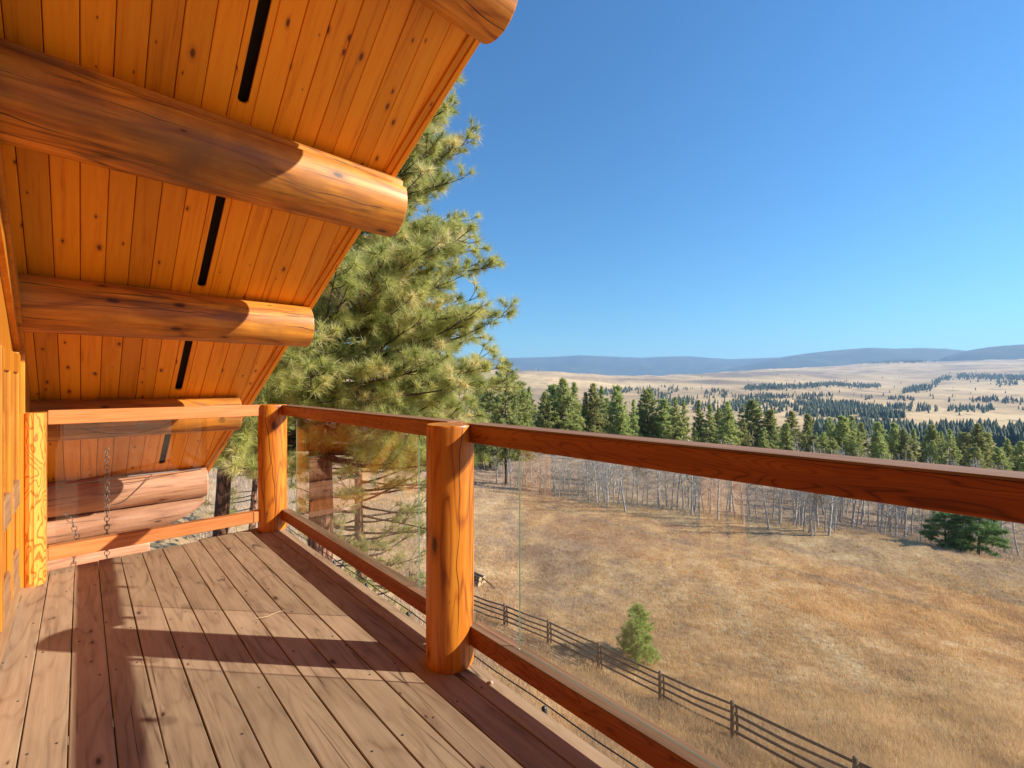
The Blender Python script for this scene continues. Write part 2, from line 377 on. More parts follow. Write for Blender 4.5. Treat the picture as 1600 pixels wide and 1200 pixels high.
# ------------------------------------------------------------------ terrain
def col_D(x, pairs):      # pairs (distance along view, z)
    phi = math.atan((x - 800) / FPX); c = math.cos(phi)
    return (phi, [(D / c, z) for D, z in pairs])
COLS = [
    (R(-180), [(3, -4.5), (12, -3), (30, 1), (100, 12), (500, 60), (2000, 150), (6000, 260), (20000, 260)]),
    (R(-110), [(3, -4.5), (12, -3.5), (30, -1), (100, 8), (500, 45), (2000, 120), (6000, 240), (20000, 240)]),
    (R(-70), [(3, -4.8), (12, -5), (30, -4), (80, 0), (400, 12), (2000, 60), (6000, 200), (20000, 200)]),
    col_D(200, [(3, -5), (10, -5.6), (20, -5.5), (40, -4), (80, -1), (200, 4), (600, 5), (2000, 20), (4000, 60), (6000, 120), (20000, 120)]),
    col_D(450, [(5, -5), (11, -6.2), (20, -7.3), (40, -7), (60, -5), (90, -3.5), (130, -4), (300, -20), (800, -40), (1500, -10), (3500, 110), (5000, 120), (20000, 120)]),
    col_D(620, [(5, -5.5), (12, -8), (20, -10), (30, -11.5), (50, -11.5), (71, -10.8), (100, -9), (130, -10), (300, -30), (800, -50), (1500, -15), (3500, 118), (5000, 110), (20000, 110)]),
    col_D(740, [(5, -5.5), (15, -9.5), (22, -12), (30, -13), (50, -13.8), (71, -14), (100, -13), (130, -13.5), (300, -40), (800, -60), (1500, -20), (1800, 6), (3500, 120), (4300, 110), (20000, 90)]),
    col_D(850, [(5, -5.5), (15, -9.5), (22, -12.2), (30, -13.2), (50, -14), (62, -14.2), (67, -14.8), (90, -13.8), (120, -13.2), (300, -40), (800, -60), (1400, -25), (1800, 0), (3500, 112), (4300, 100), (20000, 80)]),
    col_D(1000, [(5, -5.5), (15, -10), (22, -13), (30, -13.6), (50, -14), (57, -14.1), (62, -15), (80, -15), (120, -14.8), (200, -25), (500, -45), (700, -54), (900, -50), (1500, -30), (2200, -8), (4000, 86), (5200, 70), (20000, 60)]),
    col_D(1200, [(5, -5.5), (15, -10.5), (22, -13), (30, -13.5), (45, -14), (50, -14.1), (57, -15.4), (80, -16), (135, -17.2), (200, -28), (400, -48), (600, -55), (800, -52), (900, -50), (1300, -40), (2000, -5), (3000, 50), (4500, 160), (5600, 190), (20000, 150)]),
    col_D(1400, [(5, -5.5), (15, -10.5), (22, -13), (30, -13.8), (45, -14), (52, -16.4), (80, -19), (125, -20), (200, -32), (400, -50), (600, -60), (800, -58), (1000, -54), (1500, -38), (2500, 0), (3500, 90), (5000, 262), (6500, 250), (20000, 200)]),
    col_D(1600, [(5, -5.5), (15, -10.5), (22, -13), (30, -14), (39, -14), (46, -16.6), (80, -21), (120, -23), (200, -36), (400, -52), (600, -62), (800, -60), (1050, -54), (1500, -36), (2600, 45), (5000, 297), (6500, 290), (20000, 240)]),
    (R(65), [(5, -5.5), (22, -10), (60, -14), (100, -22), (300, -50), (1200, -60), (3000, 30), (7000, 300), (20000, 250)]),
    (R(110), [(5, -5), (22, -6), (60, -6), (100, -8), (300, -20), (1200, -20), (3000, 80), (7000, 300), (20000, 260)]),
    (R(180), [(3, -4.5), (12, -3), (30, 1), (100, 12), (500, 60), (2000, 150), (6000, 260), (20000, 260)]),
]
CPHI = np.array([c[0] for c in COLS])
YAW = math.atan2(FW.x, FW.y)
def snoise(X, Y):         # cheap smooth pseudo-noise from sines, -1..1
    return (np.sin(X * 1.0 + 1.7 * np.sin(Y * .7)) + np.sin(Y * 1.13 + 1.3 * np.sin(X * .83 + 2)) + np.sin((X + Y) * .61 + np.sin(X * .37)) + np.sin((X - 1.3 * Y) * 1.37)) / 4
def terr(X, Y):
    X = np.atleast_1d(np.asarray(X, float)); Y = np.atleast_1d(np.asarray(Y, float))
    r = np.hypot(X, Y) + 1e-6; phi = np.arctan2(X, Y) - YAW; phi = (phi + PI) % (2 * PI) - PI
    lr = np.log(r)
    Z = np.stack([np.interp(lr, np.log([q[0] for q in c[1]]), [q[1] for q in c[1]]) for c in COLS])
    k = np.clip(np.searchsorted(CPHI, phi, side='right') - 1, 0, len(COLS) - 2)
    t = (phi - CPHI[k]) / (CPHI[k + 1] - CPHI[k]); t = t * t * (3 - 2 * t) * .5 + t * .5
    ii = np.arange(len(r)); z = Z[k, ii] * (1 - t) + Z[k + 1, ii] * t
    z += .10 * snoise(X * .9, Y * .9) * np.clip((r - 10) / 10, 0, 1) + .22 * snoise(X * .21, Y * .21) * np.clip((r - 14) / 20, 0, 1)
    far = np.clip((r - 250) / 800, 0, 1)
    z += far * (4.0 * snoise(X * .012, Y * .012) + 1.2 * snoise(X * .05, Y * .05)) * np.clip(r / 1500, 0, 2.5)
    return z
def tz(X, Y): return float(terr(X, Y)[0])
def hit(x, y, dmin=12, dmax=9000):
    """ground point seen at picture position (x, y)"""
    D = np.exp(np.linspace(math.log(dmin), math.log(dmax), 1400))
    p = np.outer(D, np.array(FW[:2]) + np.array(RT[:2]) * (x - 800) / FPX)
    zz = terr(p[:, 0], p[:, 1]); ray = EYE - (y - HZ) * D / FPX
    b = np.nonzero(ray <= zz)[0]
    if not len(b): return None
    i = b[0]; return Vector((p[i, 0], p[i, 1], zz[i])), float(D[i])

phis = np.concatenate([np.arange(-180, -60, 3.0), np.arange(-60, 62, .36), np.arange(62, 180, 3.0)])
rs = np.concatenate([np.linspace(.5, 12, 18), np.exp(np.linspace(math.log(12.6), math.log(19000), 330))])
A, Rr = np.meshgrid(np.radians(phis) + YAW, rs, indexing='ij')
GX = Rr * np.sin(A); GY = Rr * np.cos(A); GZ = terr(GX.ravel(), GY.ravel()).reshape(GX.shape)
V = np.stack([GX, GY, GZ], -1).reshape(-1, 3)
na, nr = GX.shape
i, j = np.meshgrid(np.arange(na), np.arange(nr - 1), indexing='ij'); i2 = (i + 1) % na
F = np.stack([i * nr + j, i * nr + j + 1, i2 * nr + j + 1, i2 * nr + j], -1).reshape(-1, 4)
F = F[:, ::-1]
me = npmesh('ground', V, F, smooth=True)
tag(meshobj('ground', me, M['ground']), 'dry golden grassland falling into a wide valley and rising beyond', kind='structure')

# mountains: three ridges, each with body and gullies
def ridge(name, r0, depth, sky_pts, seed, label, lo=-180, hi=180):
    xs = [p[0] for p in sky_pts]; ys = [p[1] for p in sky_pts]
    ph = np.radians(np.concatenate([np.arange(lo, -56, 1.5), np.arange(max(lo, -56), min(hi, 60), .16), np.arange(60, hi, 1.5)]))
    ph = ph[(ph >= R(lo)) & (ph <= R(hi))]
    te = []
    for p in ph:
        if abs(p) < R(62):
            px = 800 + FPX * math.tan(p); y = np.interp(px, xs, ys)
            e = (HZ - y) / FPX * math.cos(p)
        else:
            e = .046 + .010 * math.sin(p * 7 + seed) + .005 * math.sin(p * 23)
        te.append(e)
    te = np.array(te)
    u = np.linspace(-1, .6, 34)
    P, U = np.meshgrid(ph, u, indexing='ij')
    rr = r0 + U * depth; top = EYE + te[:, None] * r0
    prof = np.where(U < 0, 1 - np.abs(U) ** 1.35, 1 - (U / .6) ** 2 * .6)
    X = rr * np.sin(P + YAW); Y = rr * np.cos(P + YAW)
    gul = snoise(X * .0021 + seed, Y * .0021) * .10 + snoise(X * .006, Y * .006 + seed) * .045
    Z = 20 + (top - 20) * (prof + gul * np.clip(-U * 3, 0, 1) * (1.05 + U)) + 2.5 * snoise(X * .05, Y * .05)
    V = np.stack([X, Y, Z], -1).reshape(-1, 3); n1, n2 = X.shape
    i, j = np.meshgrid(np.arange(n1 - 1), np.arange(n2 - 1), indexing='ij')
    F = np.stack([i * n2 + j, (i + 1) * n2 + j, (i + 1) * n2 + j + 1, i * n2 + j + 1], -1).reshape(-1, 4)
    tag(meshobj(name, npmesh(name, V, F, smooth=True), M['mount']), label, kind='structure')
ridge('mountains', 11500, 2600, [(-500, 560), (300, 562), (800, 559), (850, 558), (905, 555), (960, 557), (1000, 559), (1040, 557), (1075, 556.5), (1110, 559), (1140, 561), (1180, 560), (1230, 558), (1300, 560), (1400, 562), (2500, 560)], 1.3, 'long blue forested ridge closing the valley')
ridge('mountains', 9300, 2200, [(1040, 640), (1120, 580), (1160, 571), (1210, 560), (1240, 555), (1260, 552), (1290, 548.5), (1330, 545), (1360, 543), (1400, 544.5), (1440, 543.5), (1480, 545), (1520, 549), (1560, 552), (2500, 552)], 4.1, 'blue forested ridge rising towards the rail end', lo=17, hi=100)
ridge('mountains', 7900, 1500, [(1400, 620), (1440, 574), (1480, 556), (1510, 548), (1540, 543), (1570, 540), (1600, 538), (1700, 535), (2500, 540)], 7.7, 'nearest dark forested shoulder of the blue mountains', lo=40, hi=120)

# ------------------------------------------------------------------ the house
house = tag(empty('log_house', (-1, 0, -5)), 'varnished log house with plank soffit and projecting round logs over the deck', 'house')
def child(o, parent):
    o.parent = parent
    if parent.type == 'EMPTY': o.matrix_parent_inverse = Matrix.Translation(-parent.location)
    return o
SL = .70; ZS = EYE + 3.92
NRM = Vector((0, SL, 1)).normalized()
def rp(X, Y, t=0.0): return Vector((X, Y, ZS - SL * Y)) + NRM * t
def rake(Y): return 2.19 - .137 * Y
RIDGE = -1.3; EAVE = 7.75
roof = bmesh.new()
prism(roof, [rp(-8, RIDGE, .13), rp(rake(RIDGE), RIDGE, .13), rp(rake(EAVE), EAVE, .13), rp(-8, EAVE, .13)], lambda p: p + NRM * .12)
zr = ZS - SL * RIDGE
def rp2(X, Y, t=0.0): return Vector((X, Y, zr - SL * (RIDGE - Y))) + Vector((0, -SL, 1)).normalized() * t
a_ = [rp2(-8, RIDGE - .09, .13), rp2(2.37, RIDGE - .09, .13), rp2(1.2, -10, .13), rp2(-8, -10, .13)]
prism(roof, a_, lambda p: p + Vector((0, -SL, 1)).normalized() * .12)
roof = child(bmobj('roof', roof, M['roofmetal']), house)
roof['label'] = 'sloping roof overhang with orange plank soffit'
# soffit boards
GAP0, BW = -.266, .1305
SLOTS = [(-.6, .55), (.85, 1.85), (2.2, 3.12), (3.5, 4.43), (4.75, 5.65), (6.0, 6.95)]
def board_poly(x0, x1, y0=RIDGE, y1=EAVE):
    ya, yb = min(y1, (2.19 - x0) / .137), min(y1, (2.19 - x1) / .137)
    return [rp(x0, y0), rp(x1, y0), rp(x1, yb), rp(x0, ya)]
k = -1
while True:
    x0 = GAP0 + BW * k + .0018; x1 = GAP0 + BW * (k + 1) - .0018
    if k == -1: x0 = -.318
    if x0 > 2.34: break
    bm = bmesh.new(); dz = random.uniform(-.0012, .0012)
    th = lambda p: p + NRM * .02
    if k == 7:
        cx = (x0 + x1) / 2; hw = .030; N = 10
        def strip(a, b): prism(bm, [p + NRM * dz for p in board_poly(a, b)], th)
        strip(x0, cx - hw); strip(cx + hw, x1)
        ys = [RIDGE] + [q for s in SLOTS for q in s] + [EAVE]
        for a in range(0, len(ys), 2):
            y0, y1 = ys[a], ys[a + 1]; out = []
            if a == 0: out += [(cx - hw, y0), (cx + hw, y0)]
            else: out += [(cx - hw * math.cos(PI * q / N), y0 + hw * math.sin(PI * q / N) * .8) for q in range(N + 1)]
            if a + 2 >= len(ys): out += [(cx + hw, y1), (cx - hw, y1)]
            else: out += [(cx + hw * math.cos(PI * q / N), y1 - hw * math.sin(PI * q / N) * .8) for q in range(N + 1)]
            prism(bm, [rp(q[0], q[1], dz) for q in out], th)
    else:
        x1c = min(x1, 2.36)
        prism(bm, [p + NRM * dz for p in board_poly(x0, x1c)], th)
        es = [e for e in bm.edges]
        bmesh.ops.bevel(bm, geom=es, offset=.0035, segments=1, affect='EDGES')
    o = child(bmobj('soffit_board', bm, M['soffit']), roof)
    if k == 7: o['label'] = 'soffit board with long rounded vent slots'
    k += 1
bm = bmesh.new()
prism(bm, [rp(-.3, RIDGE, .06), rp(rake(RIDGE) - .03, RIDGE, .06), rp(rake(EAVE) - .03, EAVE, .06), rp(-.3, EAVE, .06)], lambda p: p + NRM * .01)
child(bmobj('dark_void_sheet', bm, M['dark']), roof)  # black sheet paints the darkness of the void behind slots and board gaps
def slanted(name, off0, off1, t0, t1, mat, y0=RIDGE, y1=EAVE):
    bm = bmesh.new()
    prism(bm, [rp(rake(y0) + off0, y0, t0), rp(rake(y0) + off1, y0, t0), rp(rake(y0) + off1, y0, t1), rp(rake(y0) + off0, y0, t1)],
          lambda p: p + (rp(rake(y1), y1) - rp(rake(y0), y0)))
    bmesh.ops.bevel(bm, geom=bm.edges[:], offset=.003, segments=1, affect='EDGES')
    return child(bmobj(name, bm, mat), roof)
slanted('fascia_board', .002, .04, -.035, .20, M['soffit'])
slanted('rake_trim', -.045, 0, -.020, -.0025, M['soffit'])
slanted('drip_edge', .041, .058, .02, .26, M['roofmetal'])
box_e = bmesh.new()
prism(box_e, [rp(-8, EAVE, -.03), rp(rake(EAVE) + .04, EAVE, -.03), rp(rake(EAVE) + .04, EAVE, .2), rp(-8, EAVE, .2)], lambda p: p + Vector((0, .04, 0)))
child(bmobj('eave_board', box_e, M['soffit']), roof)

def log_mesh(x0, x1, cy, cz, r0, r1, groove=None, round_end=.014, seed=0, cut=None, flat=None):
    S = 56; n = 40; V = []; 
    xs = list(np.linspace(x0, x1 - round_end, n)) + [x1 - round_end * (1 - math.sin(q)) for q in np.linspace(.25, PI / 2, 6)]
    rsn = [1] * n + [1 - .0 - round_end / r1 * .45 * (1 - math.cos(q)) for q in np.linspace(.25, PI / 2, 6)]
    for i, (x, f) in enumerate(zip(xs, rsn)):
        t = (x - x0) / (x1 - x0); r = (r0 + (r1 - r0) * t) * f
        for s in range(S):
            a = 2 * PI * s / S
            rr = r * (1 + .014 * mnoise.noise(Vector((x * 1.5 + seed * 9, math.cos(a) * 1.2, math.sin(a) * 1.2))) + .006 * mnoise.noise(Vector((x * 7 + seed, math.cos(a) * 4, math.sin(a) * 4))))
            if groove is not None:
                d = abs((a - groove - .05 * math.sin(x * 2.3) + PI) % (2 * PI) - PI)
                if d < 2 * PI / S * .6: rr -= .035
            y = cy - rr * math.cos(a); z = cz + rr * math.sin(a)
            if cut is not None: z = max(z, cut(x))
            V.append((x, y, z))
    F = []
    for i in range(len(xs) - 1):
        for s in range(S):
            s2 = (s + 1) % S; F.append((i * S + s, i * S + s2, (i + 1) * S + s2, (i + 1) * S + s))
    me = bpy.data.meshes.new('log')
    e = (len(xs) - 1) * S
    me.from_pydata(V, [], F + [tuple(range(S))[::-1], tuple(range(e, e + S))]); me.update()
    W_ = np.array([(v[0], ((i % S) - (S if i % S > S * .62 else 0)) / S * 2 * PI * r1, 0) for i, v in enumerate(V)], np.float32)
    at = me.attributes.new('wrap', 'FLOAT_VECTOR', 'POINT'); at.data.foreach_set('vector', W_.ravel())
    for p in me.polygons: p.use_smooth = len(p.vertices) == 4
    return me
K = 3.72
LOGS = [  # Y, r, end X, label
    (3.29 - 2 * 1.236, .22, 2.2, None), (3.29 - 1.236, .20, 1.82, None),
    (3.29, .226, 1.81, 'largest purlin log nearest the top of the photo, with a groove along it'),
    (4.517, .191, 1.575, 'middle purlin log with round shaded end'),
    (5.763, .181, 1.27, 'purlin log just above the far rail')]
for i, (Y, r, xe, lab) in enumerate(LOGS):
    z = EYE + K - SL * Y
    o = child(meshobj('purlin_log', log_mesh(-.36, xe, Y, z, r * 1.03, r, groove=(R(38) if i == 2 else None), seed=i), M['log']), house)
    if lab: o['label'] = lab
child(meshobj('ridge_log', log_mesh(-.36, 2.6, RIDGE, zr - .26, .23, .23, seed=9), M['log']), house)
# stacked plate logs at the eave
def cut5(x): return -9 if x < .62 else -.21 - .15 + .26 * min(1, ((x - .62) / .55)) ** 1.6
for (z, r, xe, cut, lab) in ((.136, .192, 1.19, None, 'weathered top log of the stack under the eave'), (-.213, .155, 1.17, cut5, 'weathered second log of the stack, undercut at its end'),
                        (-.55, .17, .60, None, 'weathered third log of the stack below the deck'), (-.9, .17, .25, None, None), (-1.24, .17, .1, None, None)):
    o = child(meshobj('wall_log', log_mesh(-.4, xe, 7.12, z, r, r, round_end=.02, seed=z * 5, cut=cut), M['graylog']), house)
    if lab: o['label'] = lab
# gable wall
WX = -.335
wall = bmesh.new()
prism(wall, [(WX, -7, -7), (WX, 7.1, -7), (WX, 7.1, ZS - SL * 7.1 + .1), (WX, RIDGE, zr + .1), (WX, -7, zr - SL * (-RIDGE + 7) + 4.2)], lambda p: p + Vector((-.25, 0, 0)))
wall = child(bmobj('wall', wall, M['trim']), house)
back = bmesh.new(); add_box(back, -8, WX - .26, -7, 7.0, -7, .2); child(bmobj('wall', back, M['graylog']), house)
# vertical wall boards beside and above the door
for q in range(30):
    y0 = 4.86 + q * .14 if q < 16 else 3.05 - (q - 15) * .14
    y1 = y0 + .137
    if y1 > 7.05 or y0 < 3.1: continue
    bm = bmesh.new()
    add_box(bm, WX + .001, WX + .02, y0, y1, -.3 if q < 16 else 0.0, 1, bevel=0)
    for v in bm.verts:
        if v.co.z > .5: v.co.z = ZS - SL * v.co.y - .002
    child(bmobj('siding_board', bm, M['trim']), wall)
# tall windows nearer the camera
M['window'] = plain('window_glass', (.02, .022, .025), .03)
for y0, y1 in ((1.35, 2.98), (-1.3, 1.23), (-2.9, -1.42)):
    fr = child(box('window', (WX + .001, WX + .012, y0, y1, .25, 2.6), M['dark']), wall)
    for d in ((y0, y0 + .09, .25, 2.6), (y1 - .09, y1, .25, 2.6), (y0 + .092, y1 - .092, .25, .35), (y0 + .092, y1 - .092, 2.5, 2.6)):
        child(box('frame', (WX + .013, WX + .04, *d), M['trim'], bevel=.003), fr)
    child(box('pane', (WX + .013, WX + .018, y0 + .093, y1 - .093, .352, 2.498), M['window']), fr)
# door with sloped head
door = child(box('door', (WX + .003, WX + .030, 3.42, 4.40, .16, 1.60), M['trim'], bevel=.003), house)
def dpart(name, y0, y1, z0, z1, x1, mat, lab=None):
    o = child(box(name, (WX + .031, x1, y0, y1, z0, z1), mat, bevel=.004), door)
    if lab: o['label'] = lab
    return o
dpart('stile', 4.27, 4.40, .16, 1.60, WX + .046, M['trim']); dpart('stile', 3.80, 3.95, .16, 1.60, WX + .046, M['trim'])
dpart('stile', 3.42, 3.50, .16, 1.60, WX + .046, M['trim'])
for a, b in ((3.503, 3.797), (3.953, 4.267)):
    dpart('door_rail', a, b, .16, .36, WX + .047, M['oldtrim'], 'weathered bottom rail of the door'); dpart('door_rail', a, b, .64, .80, WX + .050, M['oldtrim'], 'weathered middle rail of the door')
    dpart('door_rail', a, b, 1.48, 1.60, WX + .046, M['trim'])
    dpart('glass_pane', a, b, .803, 1.477, WX + .034, M['glass'])
def hpart(name, dims, mat, lab=None, bv=.004):
    o = child(box(name, dims, mat, bevel=bv), house)
    if lab: o['label'] = lab
    return o
hpart('door_casing', (WX + .002, WX + .035, 4.42, 4.50, 0, 1.62), M['trim'])
hpart('door_casing', (WX + .002, WX + .028, 4.503, 4.60, 0, 1.62), M['trim'])
hpart('door_casing', (WX + .002, WX + .052, 4.603, 4.64, 0, 1.62), M['trim'])
hpart('door_sill', (WX + .002, WX + .045, 3.2, 4.4, .012, .155), M['oldtrim'], 'weathered plank below the door')
def slope_casing(y0, y1, za, zb, h, x1, mat):
    bm = bmesh.new()
    prism(bm, [(WX + .002, y0, za), (WX + .002, y1, zb), (WX + .002, y1, zb + h), (WX + .002, y0, za + h)], lambda p: p + Vector((x1, 0, 0)))
    child(bmobj('head_casing', bm, mat), house)
slope_casing(2.6, 4.66, 2.92, 1.64, .10, .05, M['trim']); slope_casing(2.6, 4.66, 3.06, 1.78, .09, .03, M['rail'])
slope_casing(2.6, 4.60, 2.74, 1.63, .09, .03, M['trim'])

# ------------------------------------------------------------------ deck
deck = tag(empty('deck', (.6, 2, -.04)), 'weathered brown plank deck of the upper balcony', 'deck')
gaps = [-.31] + [-.1726 + .1352 * q for q in range(0, 12)] + [1.443]
for a, b in zip(gaps[:-1], gaps[1:]):
    bm = bmesh.new(); e = 4.905 + random.uniform(-.012, .012) + (.05 if .7 < a < 1.2 else 0)
    n = 12; ys = np.linspace(-2.2, e, n + 1); g = .0018
    pr = random.random() * 9
    prof = [(a + g, -.038), (a + g, -.004), (a + g + .003, 0), (b - g - .003, 0), (b - g, -.004), (b - g, -.038)]
    rings = []
    for y in ys:
        dx = .0022 * mnoise.noise(Vector((pr, y * 1.1, 0))); dz = .0022 * mnoise.noise(Vector((pr + 5, y * .8, 0)))
        rings.append([bm.verts.new((x + dx, y, z + dz)) for x, z in prof])
    for r0_, r1_ in zip(rings[:-1], rings[1:]):
        for q in range(6): bm.faces.new([r0_[q], r0_[(q + 1) % 6], r1_[(q + 1) % 6], r1_[q]])
    bm.faces.new(rings[0]); bm.faces.new(rings[-1][::-1])
    o = child(bmobj('deck_board', bm, M['deckb']), deck); o.data.materials.append(M['gap_shade'])
    for p in o.data.polygons:
        if abs(p.normal.x) > .9 and p.center.z < -.006: p.material_index = 1  # board sides coloured dark so the gaps read as shaded
child(box('rim_joist', (1.37, 1.41, -2.2, 4.86, -.24, -.0405), M['fence']), deck)
for y in np.arange(-2, 4.9, .45): child(box('joist', (-.3, 1.369, y, y + .045, -.23, -.0405), M['fence']), deck)
for y in (-1.6, 1.9, 4.7):
    child(box('support_post', (1.2, 1.34, y, y + .14, -6.5, -.241), M['fence']), deck)
# screws
scr = []
for a, b in zip(gaps[:-1], gaps[1:]):
    for y in np.arange(-1.98, 4.9, .45):
        for xx in (a + .03, b - .03):
            if random.random() < .3: scr.append((xx + random.uniform(-.006, .006), y + random.uniform(-.008, .008)))
bm = bmesh.new()
for x, y in scr:
    vs = [bm.verts.new((x + .0038 * math.cos(q * PI / 3), y + .0038 * math.sin(q * PI / 3), .0032)) for q in range(6)]; bm.faces.new(vs)
    lo = [bm.verts.new((v.co.x, v.co.y, -.004)) for v in vs]
    for q in range(6): bm.faces.new([vs[q], lo[q], lo[(q + 1) % 6], vs[(q + 1) % 6]])
s = child(bmobj('screws', bm, M['socket']), deck); s['kind'] = 'stuff'

# ------------------------------------------------------------------ railing
rail = tag(empty('deck_railing', (1.36, 3, 0)), 'glass panelled railing with round varnished log posts along the deck edge', 'railing')
def post_mesh(cx, cy, r, h, seed):
    S = 48; V = []; zs = [0, .004] + list(np.linspace(.03, h - .012, 22)) + [h - .003, h]; fr = [.985, 1] + [1] * 22 + [.99, .965]
    for z, f in zip(zs, fr):
        for s in range(S):
            a = 2 * PI * s / S
            rr = r * f * (1 + .018 * mnoise.noise(Vector((seed * 3.1 + math.cos(a) * .9, math.sin(a) * .9, z * 1.6))) + .006 * mnoise.noise(Vector((seed + math.cos(a) * 4, math.sin(a) * 4, z * 5))))
            V.append((cx + rr * math.cos(a), cy + rr * math.sin(a), z))
    n = len(zs); F = [(i * S + s, i * S + (s + 1) % S, (i + 1) * S + (s + 1) % S, (i + 1) * S + s) for i in range(n - 1) for s in range(S)]
    me = bpy.data.meshes.new('post'); me.from_pydata(V, [], F + [tuple(range((n - 1) * S, n * S))]); me.update()
    W_ = np.array([((i % S) / S * 2 * PI * r, v[2], 0) for i, v in enumerate(V)], np.float32)
    at = me.attributes.new('wrap', 'FLOAT_VECTOR', 'POINT'); at.data.foreach_set('vector', W_.ravel())
    for p in me.polygons: p.use_smooth = len(p.vertices) == 4
    return me
for (cx, cy, r, h, lab) in ((1.36, 4.84, .128, 1.212, 'log post at the far corner'), (1.367, 1.90, .121, 1.203, 'nearest log post, standing in front of the view'), (1.367, -1.05, .12, 1.2, None)):
    o = child(meshobj('post', post_mesh(cx, cy, r, h, cy), M['post']), rail)
    if lab: o['label'] = lab
# half-round slab post against the wall
bm = bmesh.new(); pts = [(-.312, 4.78), (-.312, 4.66), (-.29, 4.60), (-.25, 4.572), (-.21, 4.585), (-.185, 4.62), (-.178, 4.70), (-.185, 4.78)]
prism(bm, [(x, y, 0.0) for x, y in pts], lambda p: p + Vector((0, 0, 1.205)))
bmesh.ops.bevel(bm, geom=[e for e in bm.edges if abs(e.verts[0].co.z - e.verts[1].co.z) > .5], offset=.012, segments=3, affect='EDGES')
o = child(bmobj('post', bm, M['slab']), rail); o['label'] = 'half round post against the house wall with swirling grain'
RX0, RX1 = 1.41, 1.505
for (y0, y1) in ((1.985, 4.76), (-1.0, 1.815)):
    child(box('top_rail', (RX0, RX1, y0, y1, 1.113, 1.200), M['rail'], bevel=.004), rail)
    child(box('rail_cap', (RX0 - .001, RX1 + .015, y0, y1, 1.2005, 1.208), M['rail_cap'], bevel=.002), rail)
    child(box('bottom_rail', (RX0, 1.452, y0, y1, .10, .190), M['rail'], bevel=.003), rail)
    child(box('bottom_rail', (1.453, 1.500, y0, y1, .095, .182), M['rail_cap'], bevel=.003), rail)
    child(box('rail_cap', (RX0 - .001, 1.451, y0, y1, .1905, .197), M['rail_cap'], bevel=.002), rail)
child(box('top_rail', (-.18, 1.25, 4.80, 4.885, 1.108, 1.213), M['railx'], bevel=.005), rail)
child(box('bottom_rail', (-.18, 1.25, 4.80, 4.885, .098, .198), M['railx'], bevel=.005), rail)
def gpanel(x0, x1, y0, y1, z0, z1, lab):
    bm = bmesh.new(); add_box(bm, x0, x1, y0, y1, z0, z1)
    me = bpy.data.meshes.new('glass_panel'); bmesh.ops.recalc_face_normals(bm, faces=bm.faces[:]); bm.to_mesh(me); bm.free()
    me.materials.append(M['glass']); me.materials.append(M['gedge'])
    amax = max(p.area for p in me.polygons)
    for p in me.polygons: p.material_index = 0 if p.area > amax * .5 else 1
    o = child(link(bpy.data.objects.new('glass_panel', me)), rail); o['label'] = lab
gpanel(1.462, 1.470, 2.353, 4.48, .185, 1.112, 'clear glass panel between the two log posts')
gpanel(1.462, 1.470, -.85, 1.495, .185, 1.112, 'clear glass panel in front of the meadow')
gpanel(-.14, .816, 4.84, 4.848, .199, 1.107, 'clear glass panel under the far rail')

# ------------------------------------------------------------------ string lights, cables, chains
def globe(bm, c, r, seg=14, rings=9):
    bmesh.ops.create_uvsphere(bm, u_segments=seg, v_segments=rings, radius=r, matrix=Matrix.Translation(c))
def light_string(name, pts, bulbs, label, group, drop=.05, r=.027, mat='cable'):
    root = tag(empty(name, pts[0]), label, 'string lights', group)
    P = []
    for a, b in zip(pts[:-1], pts[1:]):
        a, b = Vector(a), Vector(b); n = max(2, int((b - a).length / .06))
        for q in range(n): P.append(a.lerp(b, q / n) - Vector((0, 0, .006 * math.sin(q / n * PI * max(1, round((b - a).length / .58))) ** 2)))
    P.append(Vector(pts[-1]))
    child(tubes('cable', [(np.array(P), np.full(len(P), .0032))], M[mat], sides=5), root)
    for c in bulbs:
        c = Vector(c)
        so_ = child(tubes('socket', [(np.array([c + Vector((0, 0, r + .036)), c + Vector((0, 0, r + .03)), c + Vector((0, 0, r - .004))]), np.array([.004, .0125, .0125]))], M['socket'], sides=8), root)
        bm = bmesh.new(); globe(bm, c, r); b = child(bmobj('bulb', bm, M['bulb'], smooth=True), root)
        child(tubes('filament', [(np.array([c + Vector((0, 0, r - .006)), c + Vector((0, .006, .0)), c + Vector((0, -.006, -.004)), c + Vector((0, 0, r - .008))]), np.full(4, .0012))], M['straw'], sides=4), root)
    return root
g = 'light strings along the balcony'
light_string('string_lights', [(1.532, -.9, 1.135), (1.532, 4.7, 1.135)], [(1.532, .34 + .577 * q, 1.075) for q in range(-1, 8)], 'string of clear globe bulbs hanging outside the top rail', g)
light_string('string_lights', [(1.495, -1.5, -.015), (1.495, 4.9, -.015)], [(1.497, 1.37 + .58 * q, -.085) for q in range(-3, 6) if q != 5], 'string of bulbs in black sockets along the deck edge', g, r=.02)
light_string('string_lights', [(-.1, 4.91, 1.16), (.1, 4.92, 1.09), (.35, 4.92, 1.135), (.9, 4.92, 1.14), (1.2, 4.92, 1.15)], [(.36, 4.92, 1.075), (.95, 4.92, 1.075)], 'string of clear bulbs drooping behind the far rail', g)
def cable(label, pts, r, mat, name='cable'):
    pts = [Vector(p) for p in pts]; P = []
    for i in range(len(pts) - 1):
        p0, p1, p2, p3 = pts[max(i - 1, 0)], pts[i], pts[i + 1], pts[min(i + 2, len(pts) - 1)]
        for q in range(8):
            t = q / 8
            P.append(.5 * ((2 * p1) + (p2 - p0) * t + (2 * p0 - 5 * p1 + 4 * p2 - p3) * t * t + (3 * p1 - p0 - 3 * p2 + p3) * t ** 3))
    P.append(pts[-1])
    return tag(tubes(name, [(np.array(P), np.full(len(P), r))], M[mat], sides=6), label, 'cable')
